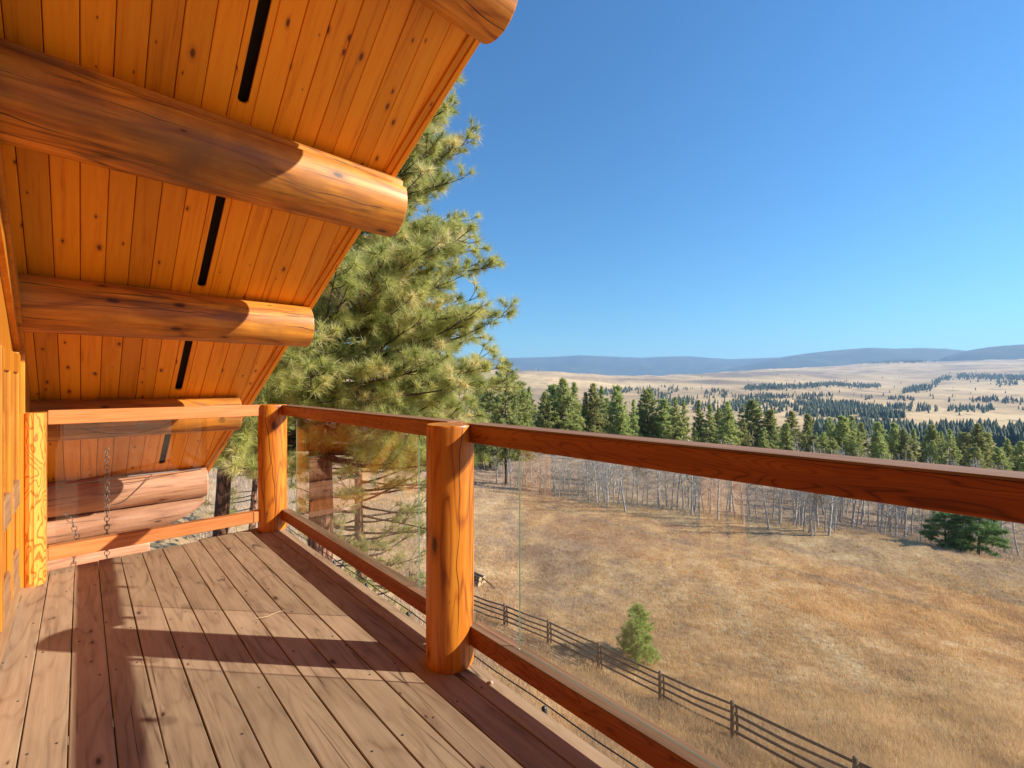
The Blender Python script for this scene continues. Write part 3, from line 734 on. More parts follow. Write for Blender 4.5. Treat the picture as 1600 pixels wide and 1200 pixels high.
cable('thin grey cable lying along the top of the weathered eave log', [(-.3, 6.93, .30), (.3, 6.93, .335), (.8, 6.96, .335), (1.15, 7.0, .34), (1.24, 6.7, .55), (1.36, 6.0, .98), (1.42, 5.7, 1.2)], .006, 'greycable')
cable('dark wire hanging down the face of the weathered eave log', [(.62, 6.95, .33), (.50, 6.915, .20), (.36, 6.915, .06), (.25, 6.925, .03)], .004, 'cable')
cable('thin dark wire sagging under the far rail', [(.0, 4.95, 1.06), (.15, 4.95, 1.01), (.35, 4.95, 1.0), (.5, 4.95, 1.04), (.58, 4.94, 1.09)], .0035, 'cable')
def chain(label, pts, L=.052):
    """links along a polyline"""
    root = tag(empty('chain', pts[0]), label, 'chain')
    me = None; pts = [Vector(p) for p in pts]; out = []; acc = 0
    seg = []
    for a, b in zip(pts[:-1], pts[1:]):
        n = max(1, int((b - a).length / (L * .74)))
        for q in range(n): seg.append((a.lerp(b, q / n), (b - a).normalized()))
    P = []
    for q in range(20):
        t = 2 * PI * q / 19
        P.append((.34 * L * math.cos(t), 0, .5 * L * math.sin(t)))
    V, F = tube_arrays([(np.array(P), np.full(20, .0030))], 5); me = npmesh('link', V, F, smooth=True); me.materials.append(M['steel'])
    for i, (p, d) in enumerate(seg):
        o = link(bpy.data.objects.new('link', me)); 
        rot = d.to_track_quat('Z', 'Y').to_matrix().to_4x4() @ Matrix.Rotation(R(80 if i % 2 else 10), 4, 'Z')
        o.parent = root; o.matrix_parent_inverse = Matrix.Translation(-Vector(root.location)); o.matrix_basis = Matrix.Translation(p) @ rot
    return root
chain('straight steel chain hanging below the log above the far rail', [(.172, 5.60, .80), (.172, 5.60, -.42)])
chain('short curved steel chain beside the wall end of the stacked logs', [(-.10, 5.9, .20), (-.055, 5.9, .10), (-.03, 5.9, -.02), (-.045, 5.9, -.14), (-.06, 5.9, -.4)])
P = [(P2W(x, 994 / (y - 602)) + Vector((0, 0, z))) for x, y, z in ((392, 971, .006), (405, 968.5, .012), (418, 966, .010), (432, 961, .016), (444, 956, .007))]
tag(tubes('straw', [(np.array([list(p) for p in P]), np.array([.001, .0018, .002, .0016, .001]))], M['straw'], sides=4), 'pale dry straw lying on the deck boards', 'straw')
bm = bmesh.new(); p = P2W(767, 994 / (1067 - 602)); bmesh.ops.create_icosphere(bm, subdivisions=2, radius=.011, matrix=Matrix.Translation((p.x, p.y, .002)) @ Matrix.Diagonal((1, 1.2, .6, 1)))
tag(bmobj('pebble', bm, M['pebble'], smooth=True), 'tiny pale pebble on the deck right of the nearest post', 'pebble')

# ------------------------------------------------------------------ trees
def unit(n): 
    v = rng.normal(size=(n, 3)); return v / np.linalg.norm(v, axis=1)[:, None]
def tufts(P, D, tint, n=60, L=.2, W=.006, spread=1.0, stem=.10):
    """needle bunches: P (k,3) tips, D (k,3) directions"""
    k = len(P); N = k * n
    base = np.repeat(P, n, 0) - np.repeat(D, n, 0) * rng.random((N, 1)) * stem
    u = unit(N); d = np.repeat(D, n, 0) * .75 + u * spread; d /= np.linalg.norm(d, axis=1)[:, None]
    l = L * (.7 + .5 * rng.random((N, 1)))
    side = np.cross(d, unit(N)); side /= np.linalg.norm(side, axis=1)[:, None] + 1e-9
    tip = base + d * l + np.array([0, 0, -.12]) * l * rng.random((N, 1))
    V = np.empty((N, 3, 3)); V[:, 0] = base - side * W * .5; V[:, 1] = base + side * W * .5; V[:, 2] = tip
    t = np.repeat(tint, n) + rng.normal(0, .10, N)
    t = np.where(t > .74, np.where(np.repeat(tint, n) > .78, .95, .74), t)
    # some old needles in each bunch are straw brown
    t = np.where((rng.random(N) < .10), .9, t)
    return V.reshape(-1, 3), np.arange(N * 3).reshape(-1, 3), np.clip(np.repeat(t, 3), 0, 1)

def ponderosa(base, top_z, r0, prof, lean=(0, 0), seed=1, step=.11, bias=None, n_needle=56, L=.2, W=.0075, zmin=None, label='', name='pine_tree', sec=1.0, twig_n=11):
    rnd = random.Random(seed)
    root = tag(empty(name, base), label, 'tree')
    bx, by, bz = base; H = top_z - bz
    def axis(z):
        t = (z - bz) / H
        return np.array([bx + lean[0] * t + .12 * math.sin(z * .5 + seed), by + lean[1] * t + .12 * math.cos(z * .43 + seed), z])
    zs = np.linspace(bz - .3, top_z, 30)
    tr = [(np.array([axis(z) for z in zs]), r0 * (1 - .93 * np.clip((zs - bz) / H, 0, 1) ** .9) * (1 + .35 * np.exp(-(zs - bz) / .5)))]
    V, F = tube_arrays(tr, 20)
    for q in range(len(V)):
        n_ = mnoise.noise(Vector(V[q] * 3)) * .03; V[q] += np.array([n_, n_, 0])
    child(meshobj('trunk', npmesh('trunk', V, F, smooth=True), M['bark']), root)
    paths, TP, TD, TT = [], [], [], []
    z = zmin if zmin is not None else bz + 2
    pz = [p[0] for p in prof]; pl = [p[1] for p in prof]
    while z < top_z - .3:
        z += step * rnd.uniform(.6, 1.4)
        Lb = np.interp(z, pz, pl) * rnd.uniform(.62, 1.06)
        az = rnd.uniform(0, 2 * PI)
        if bias and rnd.random() < bias[1]: az = bias[0] + rnd.gauss(0, .5)
        elif bias and rnd.random() < .42: az = bias[0] - 1.9 + rnd.gauss(0, .6)
        if Lb < .3: continue
        up = np.interp((z - bz) / H, [0, .3, .7, 1], [-.22, -.05, .25, .8]) + rnd.gauss(0, .10)
        s = axis(z); d = np.array([math.cos(az), math.sin(az), up]); n = 9; pts = [s]
        d = d / np.linalg.norm(d)
        for q in range(n):
            d = d + np.array([rnd.gauss(0, .09), rnd.gauss(0, .09), rnd.gauss(.035, .06)]); d /= np.linalg.norm(d)
            pts.append(pts[-1] + d * Lb / n)
        pts = np.array(pts); rb = .018 + .011 * Lb
        paths.append((pts, np.linspace(rb, .007, n + 1)))
        m = max(3, int(twig_n * sec * (Lb / 3.5) ** .7))
        for c in range(m):
            t = rnd.uniform(.24, 1.0) ** .8 if c else 1.0
            i = min(int(t * n), n - 1); p = pts[i] + (pts[i + 1] - pts[i]) * (t * n - i if t < 1 else 1)
            dd = pts[min(i + 1, n)] - pts[i]; dd /= np.linalg.norm(dd)
            sd = np.cross(dd, [0, 0, 1]); sd /= np.linalg.norm(sd) + 1e-6
            sgn = rnd.choice((-1, 1)); e = dd * rnd.uniform(.4, .9) + sd * sgn * rnd.uniform(.3, 1.0) + np.array([0, 0, rnd.uniform(-.25, .55)])
            if t >= 1: e = dd
            e /= np.linalg.norm(e); l2 = rnd.uniform(.3, .85) * min(1, Lb / 2.2) * (1.15 - .5 * t)
            q1 = p + e * l2 * .5 + np.array([0, 0, rnd.uniform(-.03, .03)]); e2 = e + np.array([0, 0, rnd.uniform(.0, .5)]); e2 /= np.linalg.norm(e2)
            q2 = q1 + e2 * l2 * .5
            paths.append((np.array([p, q1, q2]), np.array([.011, .008, .005])))
            tt = rnd.uniform(.15, .70) if rnd.random() > .13 else .92
            tt += .08 * math.sin(z * 1.3 + az * 2)
            TP.append(q2); TD.append(e2); TT.append(tt)
            for w_ in range(rnd.choice((1, 2, 2, 3))):
                v = e + np.array([rnd.gauss(0, .6), rnd.gauss(0, .6), rnd.uniform(-.1, .7)]); v /= np.linalg.norm(v)
                pp = p + (q1 - p) * rnd.uniform(.3, 1.6) if rnd.random() < .5 else q1
                l3 = rnd.uniform(.12, .38); ee = pp + v * l3
                paths.append((np.array([pp, (pp + ee) / 2 + .02, ee]), np.array([.006, .005, .004])))
                TP.append(ee); TD.append(v); TT.append(tt + rnd.gauss(0, .12))
    V, F = tube_arrays(paths, 5)
    child(meshobj('branches', npmesh('branches', V, F, smooth=True), M['bark_dark']), root)
    V, F, t = tufts(np.array(TP), np.array(TD), np.array(TT), n=n_needle, L=L, W=W)
    child(meshobj('crown', npmesh('crown', V, F, t), M['needles']), root)
    return root

b1 = P2W(488, 11.2); b1.z = tz(b1.x, b1.y)
azr = math.atan2(RT.y, RT.x)
ponderosa(b1, 17.5, .36, [(-7, 1.0), (-.6, 4.0), (.6, 4.6), (2, 4.6), (4.2, 4.3), (6, 3.9), (8, 3.3), (11, 2.4), (14, 1.5), (17.5, .3)], lean=(.5, .2), seed=3,
          step=.030, bias=(azr, .30), zmin=-.5, n_needle=72, W=.010, L=.23, sec=1.45, label='big long-needled pine close behind the corner post of the deck', twig_n=12)
b2 = P2W(346, 15.0); b2.z = tz(b2.x, b2.y)
ponderosa(b2, 14, .27, [(-3, 1.2), (0, 3.2), (3, 3.4), (7, 2.8), (14, .3)], seed=8, step=.16, zmin=-.6, label='reddish pine trunk seen past the ends of the weathered logs', n_needle=44)
b3 = P2W(556, 17.5); b3.z = tz(b3.x, b3.y)
ponderosa(b3, 9.5, .22, [(-8, 2.2), (-5.4, 3.4), (-2, 3.4), (2, 3.0), (6, 1.8), (9.5, .2)], lean=(.5, -.3), seed=12, step=.09, zmin=-6.8, bias=(azr, .3), label='slimmer pine with low boughs seen through the glass panel', n_needle=40, W=.011)
b4 = P2W(398, 24); b4.z = tz(b4.x, b4.y)
ponderosa(b4, 8, .17, [(-6, 1.6), (-3, 2.6), (2, 2.2), (8, .2)], seed=21, step=.2, zmin=-5.5, label='small pine between the logs and the corner post', n_needle=34, W=.011, L=.24)

# mid-distance conifers: shared meshes, one pair per variant
def conifer_mesh(seed, H=14.0, width=3.0, dens=1.0, clump=.55, open_base=.12, mat='needles_mid', flat=0.0, n_needle=9, blunt=.75, trunk_r=.2, Wd=.16, low_w=.78, br=1.0):
    rnd = random.Random(seed); TP, TD, TT, paths = [], [], [], []
    zs = np.linspace(0, H * .985, 14)
    trunk = [(np.stack([.08 * np.sin(zs * .5 + seed), .08 * np.cos(zs * .4 + seed), zs], 1), np.linspace(trunk_r, .03, 14))]
    z = H * open_base
    while z < H * .99:
        t = (z / H - open_base) / (1 - open_base)
        wd = width * (1 - t ** 1.25) ** blunt * np.interp(t, [0, .12, .3, 1], [low_w, 1, 1, 1])
        nb = max(3, int(round(5.2 * dens)))
        for q in range(nb):
            az = rnd.uniform(0, 2 * PI); Lb = max(.15, wd * rnd.uniform(.55, 1.1))
            # real trees have whole sides thinner than others
            Lb *= 1 + .22 * math.sin(az * 2 + seed + z * .6) + .12 * math.sin(az * 3 + z * 1.7)
            up = np.interp(t, [0, .5, 1], [-.18, .08, .8]); d = np.array([math.cos(az), math.sin(az), up])
            s = np.array([0, 0, z]); e = s + d * Lb + np.array([0, 0, .07 * Lb * rnd.uniform(0, 1)])
            paths.append((np.array([s, (s + e) / 2 + np.array([0, 0, -.03 * Lb]), e]), np.array([.05, .035, .015]) * min(1, Lb) * br))
            m = max(2, int(Lb / clump * 2.1))
            for c in range(m):
                f = rnd.uniform(.3, 1) ** .7; p = s + (e - s) * f
                p = p + np.array([rnd.gauss(0, .30), rnd.gauss(0, .30), rnd.gauss(0, .16)]) * clump * (1.2 - .4 * f) * min(1, Lb)
                v = d * .5 + np.array([rnd.gauss(0, .5), rnd.gauss(0, .5), rnd.uniform(0, .8)]); v /= np.linalg.norm(v)
                TP.append(p); TD.append(v); TT.append(rnd.uniform(.05, .7))
        z += H / 46 / dens ** .5 * rnd.uniform(.7, 1.3)
    V, F = tube_arrays(trunk, 8); tm = npmesh('trunk', V, F, smooth=True); tm.materials.append(M['bark_dark'])
    V, F = tube_arrays(paths, 3); nV = len(V)
    bmh = npmesh('branches', V, F); bmh.materials.append(M['bark_dark'])
    V, F, t = tufts(np.array(TP), np.array(TD), np.array(TT), n=n_needle, L=clump, W=Wd, stem=clump * .4)
    t = np.minimum(t, .72)
    cm = npmesh('crown', V, F, t); cm.materials.append(M[mat])
    return tm, bmh, cm
VAR = [conifer_mesh(s, 14, wd, dn, .6, ob, blunt=bl) for s, wd, dn, ob, bl in ((31, 2.9, 1.0, .10, .8), (32, 3.5, 1.15, .08, .62), (33, 2.4, .85, .16, .9), (34, 3.9, 1.25, .06, .55), (35, 2.9, .75, .22, .7), (36, 3.2, 1.0, .12, .7))]
def conifer(var, loc, h, yaw, label, group, wide=1.0, name='pine_tree', H0=14.0):
    tm, bmh, cm = var; s = h / H0
    r = tag(empty(name, loc), label, 'tree', group); r.rotation_euler = (0, 0, yaw); r.scale = (s * wide, s * wide, s)
    for nm, me in (('trunk', tm), ('branches', bmh), ('crown', cm)): link(bpy.data.objects.new(nm, me), r)
    return r
ORD = 'first second third fourth fifth sixth seventh eighth ninth tenth eleventh twelfth thirteenth fourteenth fifteenth sixteenth seventeenth eighteenth nineteenth twentieth'.split()
def ordn(n):
    if n < 20: return ORD[n]
    tens = {2: 'twenty', 3: 'thirty', 4: 'forty', 5: 'fifty'}[(n + 1) // 10]
    return {2: 'twentieth', 3: 'thirtieth', 4: 'fortieth', 5: 'fiftieth'}[(n + 1) // 10] if (n + 1) % 10 == 0 else tens + '-' + ORD[(n + 1) % 10 - 1]
TOPS = [(827, 604), (851, 612), (865, 601), (880, 591), (897, 599), (915, 613), (927, 599), (940, 604), (964, 604), (990, 625), (1012, 609), (1038, 625), (1055, 621), (1068, 625), (1092, 626), (1109, 632), (1124, 637), (1137, 627),
        (1175, 626), (1204, 640), (1237, 642), (1262, 647), (1297, 652), (1316, 650), (1330, 649), (1346, 660), (1372, 661), (1397, 661), (1412, 670), (1428, 671), (1445, 682), (1456, 664), (1471, 675), (1484, 670), (1496, 684), (1508, 677), (1527, 662), (1541, 676), (1560, 700), (1574, 686), (1596, 690)]
for n, (x, yt) in enumerate(TOPS):
    Dd = np.interp(x, [820, 900, 1000, 1175, 1400, 1600], [104, 108, 118, 132, 126, 116]) + random.uniform(-9, 9)
    p = P2W(x, Dd); p.z = tz(p.x, p.y); ztop = EYE - (yt - HZ) * Dd / FPX; h = ztop - p.z
    wide = (1.35 if x in (1527, 1012, 1330) else 1.0) * random.uniform(.78, 1.25)
    v = VAR[random.choice((0, 1, 2, 3, 4, 5))]
    conifer(v, p, h, random.uniform(0, 6.28), '%s green pine along the belt above the top rail, counting from the big pine' % ordn(n), 'pines in the belt beyond the aspens', wide)
# lower, further ranks of the belt (fill between the tall ones)
for n in range(70):
    x = random.uniform(800, 1640) if n < 46 else random.uniform(1180, 1640); Dd = np.interp(x, [820, 1175, 1600], [112, 140, 130]) + (random.uniform(-14, 30) if n < 46 else random.uniform(-30, -8))
    p = P2W(x, Dd); p.z = tz(p.x, p.y)
    yt = np.interp(x, [t[0] for t in TOPS], [t[1] for t in TOPS]) + random.uniform(16, 42)
    ztop = EYE - (yt - HZ) * Dd / FPX
    if ztop - p.z < 3: continue
    conifer(VAR[random.randrange(6)], p, ztop - p.z, random.uniform(0, 6.28), 'shorter pine low in the belt above the rail, beside its %s tall pine' % ordn(int(np.argmin([abs(x - t[0]) for t in TOPS]))), 'shorter pines filling the belt', random.uniform(1.0, 1.3))
# pine left of the view: dark conifer next to the big pine
p = P2W(790, 72); p.z = tz(p.x, p.y); conifer(conifer_mesh(41, 18, 3.6, 1.35, .42, .22, n_needle=11, Wd=.10, blunt=.6), p, EYE - (562 - HZ) * 72 / FPX - p.z, 1, 'darker pine standing alone right beside the big pine, bare lower trunk', 'single pines', H0=18.0)
for (x, D_, yt) in ((765, 84, 600), (748, 95, 606), (812, 92, 596)):
    p = P2W(x, D_); p.z = tz(p.x, p.y); conifer(VAR[1], p, EYE - (yt - HZ) * D_ / FPX - p.z, x, {765: 'pine half hidden by the lower right boughs of the big pine', 748: 'pine almost wholly hidden behind the big pine', 812: 'pine between the lone darker pine and the belt'}[x], 'single pines')
# the big pine's left neighbours, beyond the corner
for n, (x, D_, yt) in enumerate(((430, 40, 560), (395, 46, 600), (520, 60, 590), (600, 66, 600), (660, 74, 596), (470, 75, 600), (345, 50, 560), (560, 90, 590), (700, 88, 600), (375, 70, 610), (300, 60, 600), (250, 50, 560))):
    p = P2W(x, D_); p.z = tz(p.x, p.y); conifer(VAR[n % 6], p, EYE - (yt - HZ) * D_ / FPX - p.z, x, 'pine in the dim wood behind the big pine and the corner post', 'pines behind the big pine', 1.15)
# young pine in the meadow
yp, yd = hit(996, 1033); cm = conifer_mesh(57, 3.3, 1.55, .85, .26, .15, br=.3, mat='needles_young', n_needle=20, Wd=.022, trunk_r=.055, blunt=.72, low_w=.8)
conifer(cm, yp, 85 * yd / FPX, .4, 'bright green young pine standing alone in the dry meadow beside the fence', None, 1.05, H0=3.3)
# spreading low pine at the far right
sp, sdist = hit(1530, 868); M['needles_green'] = leafmat('pine_needles_green', (.09, .19, .055), (.30, .44, .14), None, .6, .4)
cm = conifer_mesh(52, 6, 3.0, .6, .50, .13, mat='needles_green', n_needle=22, Wd=.07, trunk_r=.15, blunt=.42, low_w=1.0, br=.45)
conifer(cm, sp, 78 * sdist / FPX, 1.2, 'low spreading pine at the meadow edge under the right end of the rail', None, 1.15, H0=6.0)
sp2 = P2W(1478, sdist + 2); sp2.z = tz(sp2.x, sp2.y)
conifer(cm, sp2, 56 * sdist / FPX, 3.6, 'smaller branching pine just left of the low spreading pine', None, 1.3, H0=6.0)

# bare aspens
def aspen_mesh(seed, H=9.0, leaves=0):
    rnd = random.Random(seed); paths = []; LP = []
    lean = (rnd.gauss(0, .35), rnd.gauss(0, .35)); n = 10; P = []
    for q in range(n + 1):
        t = q / n; P.append((lean[0] * t * 1.5 + .12 * math.sin(t * 5 + seed), lean[1] * t * 1.5 + .12 * math.cos(t * 4 + seed), H * t))
    P = np.array(P); paths.append((P, np.linspace(.115, .016, n + 1)))
    for c in range(30):
        t = rnd.uniform(.28, .98); i = min(int(t * n), n - 1); s = P[i] + (P[i + 1] - P[i]) * (t * n - i); az = rnd.uniform(0, 6.28)
        l = (1.15 - t) * H * .26 * rnd.uniform(.5, 1.1); d = np.array([math.cos(az), math.sin(az), rnd.uniform(.5, 1.4)]); d /= np.linalg.norm(d)
        m = s + d * l * .5; e = m + (d + np.array([0, 0, .25])) * l * .5
        paths.append((np.array([s, m, e]), np.array([.034, .024, .010]) * (1.3 - t)))
        for k_ in range(3):
            v = d + np.array([rnd.gauss(0, .5), rnd.gauss(0, .5), rnd.gauss(.1, .3)]); v /= np.linalg.norm(v); f = rnd.uniform(.3, 1); a = s + (e - s) * f
            paths.append((np.array([a, a + v * l * .35]), np.array([.012, .007]))); LP.append(a + v * l * .35)
    V, F = tube_arrays(paths, 4); me = npmesh('bare_aspen', V, F); me.materials.append(M['aspen_bark'])
    if leaves:
        LP = np.array(LP); LP = LP[rng.random(len(LP)) < leaves]
        N = len(LP) * 5; c = np.repeat(LP, 5, 0) + rng.normal(0, .16, (N, 3)); a = unit(N) * .05; b = np.cross(a, unit(N)); 
        lv = np.stack([c - a, c + b, c + a], 1).reshape(-1, 3)
        return me, lv
    return me, None
AV = []
for s in range(7):
    me, lv = aspen_mesh(60 + s, leaves=(.5 if s in (2, 5) else .25 if s == 3 else 0))
    lm = None
    if lv is not None:
        lm = npmesh('leaves', lv, np.arange(len(lv)).reshape(-1, 3), rng.random(len(lv))); lm.materials.append(M['aspen_leaf'])
    AV.append((me, lm))
n_as = 0
def aspen(x, D_, h, lab, grp):
    p = P2W(x, D_); p.z = tz(p.x, p.y) - .05; me, lm = random.choice(AV)
    o = link(bpy.data.objects.new('aspen_tree', me)); o.location = p; s = h / 9
    o.scale = (s * 1.1, s * 1.1, s); o.rotation_euler = (random.gauss(0, .05), random.gauss(0, .05), random.uniform(0, 6.28))
    tag(o, lab, 'tree', grp)
    if lm is not None: link(bpy.data.objects.new('leaves', lm), o)
brow = lambda x: np.interp(x, [740, 850, 1000, 1200, 1400, 1600, 1700], [71, 62, 57, 50, 45, 39, 37])
TOPX = [t[0] for t in TOPS]
def under(x): return ordn(int(np.argmin([abs(x - t) for t in TOPX])))
for q in range(64):     # slender white trunks on the brow
    x = random.uniform(900, 1310); aspen(x, brow(x) + random.uniform(-2.2, 9), random.uniform(5, 9.5), 'slender white aspen on the meadow brow, below the %s pine of the belt' % under(x), 'aspens on the brow of the meadow')
for q in range(70):     # dense pale thicket
    x = random.uniform(770, 965); aspen(x, brow(x) + random.uniform(3, 18), random.uniform(4, 7), 'thin pale sapling in the thicket behind the glass panel edge', 'saplings in the pale thicket')
for q in range(110):
    x = random.uniform(1240, 1660); aspen(x, brow(x) + random.uniform(4, 26), random.uniform(6, 10), 'bare grey aspen in the hollow past the meadow, below the %s belt pine' % under(x), 'aspens in the hollow')

# brush between aspens and pines, scrub by the house
def brush_patch(name, n, sampler, h, lab, blades=7, W=.02, mat='brush', tmul=1.0):
    P = []
    for _ in range(n):
        x, D_ = sampler(); p = P2W(x, D_); P.append((p.x, p.y))
    P = np.array(P); z = terr(P[:, 0], P[:, 1]); B = np.column_stack([P, z])
    N = n * blades; b = np.repeat(B, blades, 0); hh = (h * (.5 + rng.random((N, 1))))
    b = b + np.column_stack([rng.normal(0, h * .28, N), rng.normal(0, h * .28, N), np.zeros(N)])
    dirv = np.column_stack([rng.normal(0, .45, N), rng.normal(0, .45, N), np.ones(N)]); dirv /= np.linalg.norm(dirv, axis=1)[:, None]
    side = np.column_stack([rng.normal(size=N), rng.normal(size=N), np.zeros(N)]); side /= np.linalg.norm(side, axis=1)[:, None]
    V = np.stack([b - side * W / 2, b + side * W / 2, b + dirv * hh], 1).reshape(-1, 3)
    t = np.repeat(np.clip(rng.random(N) * tmul, 0, .72), 3)
    return tag(meshobj(name, npmesh(name, V, np.arange(3 * N).reshape(-1, 3), t), M[mat]), lab, kind='stuff')
def smp_hollow():
    x = random.uniform(700, 1680); return x, brow(x) + random.uniform(.5, 62) ** 1.0
brush_patch('undergrowth', 5200, smp_hollow, .55, 'brownish leafless undergrowth between aspens and pines', 7, .045)
def smp_left():
    x = random.uniform(300, 740); return x, random.uniform(13, 60)
brush_patch('undergrowth', 2600, smp_left, 1.0, 'pale leafless scrub on the slope under the big pine', 9, .022)

# far woods as belts of small conifers
def far_woods(lab, samples, h):
    Vs, Fs, Ts, off = [], [], [], 0
    pts = []
    for (x, y) in samples:
        r_ = hit(x, y, 150)
        if r_: pts.append(r_[0])
    for p in pts:
        H = h * random.uniform(.7, 1.6); wv = H * random.uniform(.16, .27); t0 = random.uniform(.0, .65)
        for (za, zb, rr) in ((.08, .55, 1.0), (.30, .80, .8), (.55, 1.0, .55)):
            k_ = 6; a0 = random.uniform(0, 6); ring = []
            for q in range(k_):
                a = a0 + q * 2 * PI / k_; f = rr * random.uniform(.65, 1.2)
                ring.append((p.x + wv * f * math.cos(a), p.y + wv * f * math.sin(a), p.z + H * (za + random.uniform(-.04, .04))))
            Vs += ring + [(p.x + random.gauss(0, .1), p.y, p.z + H * zb)]
            Fs += [(off + q, off + (q + 1) % k_, off + k_) for q in range(k_)]; Ts += [t0 + random.uniform(-.05, .1)] * (k_ + 1); off += k_ + 1
    return tag(meshobj('far_woods', npmesh('far_woods', np.array(Vs), np.array(Fs), np.clip(Ts, 0, .72)), M['far_tree']), lab, kind='stuff')
def seg(pts, n, jy=1.5, clump=1):
    out = []
    L = [math.hypot(b[0] - a[0], b[1] - a[1]) for a, b in zip(pts[:-1], pts[1:])]
    for _ in range(n):
        c = random.choices(range(len(L)), L)[0]; a, b = pts[c], pts[c + 1]; t = random.random()
        x = a[0] + (b[0] - a[0]) * t; y = a[1] + (b[1] - a[1]) * t
        if mnoise.noise(Vector((x * .03, y * .2, 5.5))) * 3 < -clump: continue
        out.append((x, y + random.gauss(0, jy))); out.append((x + random.gauss(0, 2.5), y + random.gauss(0, jy)))
    return out
def area(x0, x1, fy0, fy1, n, clump=9):
    out = []
    while len(out) < n:
        x = random.uniform(x0, x1); y = random.uniform(fy0(x), fy1(x))
        if mnoise.noise(Vector((x * .021, y * .11, 3.3))) + .5 * mnoise.noise(Vector((x * .07, y * .3, 8))) < clump: continue
        out.append((x, y))
    return out
I = lambda xs, ys: (lambda x: float(np.interp(x, xs, ys)))
far_woods('hazy conifer wood on the valley side behind the pine belt', area(930, 1420, I([930, 1000, 1050, 1330, 1420], [612, 606, 604, 630, 650]), I([930, 1100, 1330, 1420], [618, 650, 654, 654]), 1500, .02), 11)
far_woods('hazy blue wood along the near side of the valley floor', area(1270, 1640, I([1270, 1330, 1640], [676, 668, 676]), I([1270, 1640], [682, 712]), 900, -.12), 13)
far_woods('row of hazy trees along the pale valley field', seg([(1090, 634), (1300, 634), (1480, 641), (1640, 640)], 420, 2.2, .2), 10)
far_woods('hazy tree lines on the terraces across the valley', seg([(1180, 622), (1290, 619), (1390, 624), (1480, 625), (1640, 628)], 260, 1.6, .1), 10)
far_woods('dark grove on the terrace across the valley', seg([(1165, 607), (1250, 605), (1300, 601), (1340, 604), (1375, 604)], 420, 1.8, 1.0), 12)
far_woods('dark groves climbing the far slope beyond the field', seg([(1410, 612), (1455, 606), (1470, 592), (1500, 589), (1560, 590), (1640, 594)], 520, 2.2, 1.0) + seg([(1500, 597), (1640, 602)], 100, 2.5, .4), 13)
far_woods('thin dark wood along the far plateau edge', seg([(1150, 575), (1250, 571), (1330, 567.5), (1460, 565)], 520, 1.0, 1.2) + seg([(790, 576), (850, 579)], 40, .6), 16)
far_woods('scattered single trees on the far grassland', [(random.uniform(850, 1640), random.uniform(585, 640)) for _ in range(110)], 9)

# ------------------------------------------------------------------ grass
N = 190000
u = rng.random(N); x = 560 + 1150 * rng.random(N); Dg = 11 / (1 - u * (1 - 11 / 80.0))
bx = FW.x * Dg + RT.x * (x - 800) / FPX * Dg; by = FW.y * Dg + RT.y * (x - 800) / FPX * Dg
clus = snoise(bx * .8, by * .8) * .5 + snoise(bx * .23 + 4, by * .23) * .5
keep = rng.random(N) < .62 + .6 * clus; bx, by, Dg, clus = bx[keep], by[keep], Dg[keep], clus[keep]; N = len(bx)
bz = terr(bx, by); B = np.column_stack([bx, by, bz]); nb = 5
b = np.repeat(B, nb, 0); DD = np.repeat(Dg, nb)[:, None]; n_ = N * nb
b = b + np.column_stack([rng.normal(0, .10, n_), rng.normal(0, .10, n_), np.full(n_, -.02)])
hh = (.13 + .20 * rng.random((n_, 1)) + .16 * np.clip(np.repeat(clus, nb), 0, 1)[:, None])
dv = np.column_stack([rng.normal(.15, .5, n_), rng.normal(.1, .5, n_), np.ones(n_)]); dv /= np.linalg.norm(dv, axis=1)[:, None]
sd_ = np.column_stack([rng.normal(size=n_), rng.normal(size=n_), np.zeros(n_)]); sd_ /= np.linalg.norm(sd_, axis=1)[:, None]
wd_ = .006 + .0007 * DD
V = np.stack([b - sd_ * wd_ / 2, b + sd_ * wd_ / 2, b + dv * hh], 1).reshape(-1, 3)
t = np.repeat(np.clip(np.repeat(rng.random(N), nb) * .7 + rng.random(n_) * .3, 0, 1), 3)
tag(meshobj('grass', npmesh('grass', V, np.arange(3 * n_).reshape(-1, 3), t), M['grass']), 'dry golden meadow grass', kind='stuff')

# ------------------------------------------------------------------ fence, log pile, shed, road
fence = tag(empty('rail_fence', hit(935, 1045)[0]), 'dark wooden post and rail fence running down the near side of the meadow', 'fence')
fp = [hit(x, y)[0] for x, y in ((640, 925), (684, 938), (732, 957), (788, 978), (856, 1005), (935, 1045), (1031, 1096), (1144, 1155))]
d_ = fp[-1] - fp[-2]; q_ = fp[-1] + d_; q_.z = tz(q_.x, q_.y); fp.append(q_); q_ = fp[-1] + d_; q_.z = tz(q_.x, q_.y); fp.append(q_)
for i, p in enumerate(fp):
    o = tubes('post', [(np.array([[p.x, p.y, p.z - .3], [p.x + .01, p.y, p.z + .6], [p.x, p.y, p.z + 1.27], [p.x, p.y, p.z + 1.271]]), np.array([.075, .07, .065, .001]))], M['fence'], sides=8); child(o, fence)
    for s in (-1,):
        pp = p + Vector((.13, -.12, 0)); o = tubes('brace', [(np.array([[pp.x, pp.y, pp.z - .2], [pp.x, pp.y, pp.z + .6], [p.x + .1, p.y - .1, p.z + 1.1]]), np.array([.05, .05, .045]))], M['fence'], sides=6); child(o, fence)
    if i:
        a = fp[i - 1]
        for h in (.25, .55, .83, 1.12):
            sag = random.uniform(-.03, .03); m = (a + p) / 2
            o = tubes('rail', [(np.array([[a.x, a.y, a.z + h], [m.x, m.y, m.z + h - .03 + sag], [p.x, p.y, p.z + h + random.uniform(-.03, .03)]]) + np.array([.07, -.065, 0]), np.array([.048, .045, .038]))], M['fence'], sides=7); child(o, fence)
lp, ld = hit(742, 914)
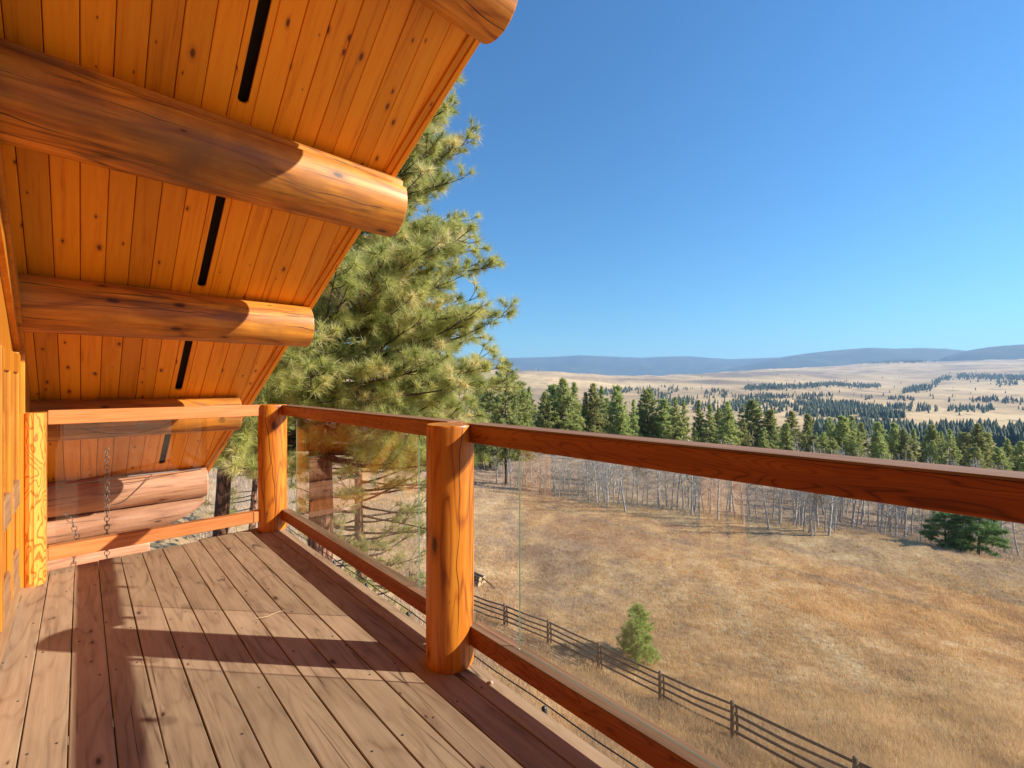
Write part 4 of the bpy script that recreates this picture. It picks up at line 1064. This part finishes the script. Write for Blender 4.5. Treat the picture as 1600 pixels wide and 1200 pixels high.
pile = tag(empty('log_pile', lp), 'small pile of dark logs with pale cut ends near the fence', 'log pile')
ax = (-RT * .72 + FW * .69).normalized(); off_ = (FW * .72 + RT * .69)
for q, (a, h) in enumerate(((0, .16), (.33, .16), (.66, .16), (.17, .44), (.5, .44))):
    s = lp + off_ * a; s.z = lp.z + h; e = s + ax * 3.2; s = s - ax * (.3 + .2 * random.random()); s.z = e.z = lp.z + h
    child(tubes('log', [(np.array([s, s.lerp(e, .5), e]), np.array([.16, .155, .15]))], M['fence'], sides=12), pile)
    bm = bmesh.new(); bmesh.ops.create_cone(bm, cap_ends=True, segments=12, radius1=.157, radius2=.157, depth=.02, matrix=Matrix.Translation(s - ax * .011) @ ax.to_track_quat('Z', 'Y').to_matrix().to_4x4())
    child(bmobj('cut_end', bm, M['cut']), pile)
s = lp + RT * .6; e = s + RT * .9 - FW * .6; e.z = tz(e.x, e.y) + .04
child(tubes('leaning_pole', [(np.array([[s.x, s.y, s.z + .45], list((s + e) / 2 + Vector((0, 0, .25))), list(e)]), np.array([.05, .045, .04]))], M['fence'], sides=7), pile)
# pale roofed shed far left, seen between the posts
sp_ = P2W(412, 62); sp_.z = tz(sp_.x, sp_.y)
shed = tag(empty('shed', sp_), 'low shed with a cream metal roof behind the corner post', 'shed')
rotm = Matrix.Rotation(-YAW, 4, 'Z')
ff = lambda p: (rotm @ p) + sp_
child(box('wall', (-4, 4.6, -1.5, 2.5, -.3, 1.9), M['fence'], f=ff), shed)
bm = bmesh.new(); zt_ = EYE - (652 - HZ) * 62 / FPX - sp_.z
prism(bm, [ff(Vector((-4.4, -2.0, 1.6))), ff(Vector((5, -2.0, 1.6))), ff(Vector((5, .6, 2.6))), ff(Vector((-4.4, .6, 2.6)))], lambda p: p + Vector((0, 0, .1)))
prism(bm, [ff(Vector((-4.4, .61, 2.6))), ff(Vector((5, .61, 2.6))), ff(Vector((5, 3.0, 1.6))), ff(Vector((-4.4, 3.0, 1.6)))], lambda p: p + Vector((0, 0, .1)))
child(bmobj('roof', bm, M['pale_roof']), shed)
# gravel track beyond the meadow
rv, rf = [], []
for q in range(60):
    t = q / 59; x = 430 + 750 * t; Dq = np.interp(x, [430, 600, 760, 900, 1050, 1180], [74, 84, 92, 98, 108, 126])
    for s in (-1.6, 1.6):
        p = P2W(x, Dq + s); rv.append((p.x, p.y, tz(p.x, p.y) + .09))
    if q: a = 2 * q; rf.append((a - 2, a, a + 1, a - 1))
tag(meshobj('dirt_road', npmesh('dirt_road', np.array(rv), np.array(rf)), M['road']), 'pale gravel track crossing behind the aspens', kind='structure')

# ------------------------------------------------------------------ haze
bm = bmesh.new(); add_box(bm, -20500, 20500, -20500, 20500, -130, 800)
hz = NT('haze_air'); hz.t.nodes.remove(hz.b)
pv = hz.t.nodes.new('ShaderNodeVolumePrincipled'); pv.inputs['Color'].default_value = (.36, .62, 1.0, 1); pv.inputs['Density'].default_value = .000068
pv.inputs['Anisotropy'].default_value = .2
hz.t.links.new(pv.outputs[0], hz.out.inputs['Volume'])
tag(bmobj('haze', bm, hz.m), 'thin blue valley haze', kind='stuff')
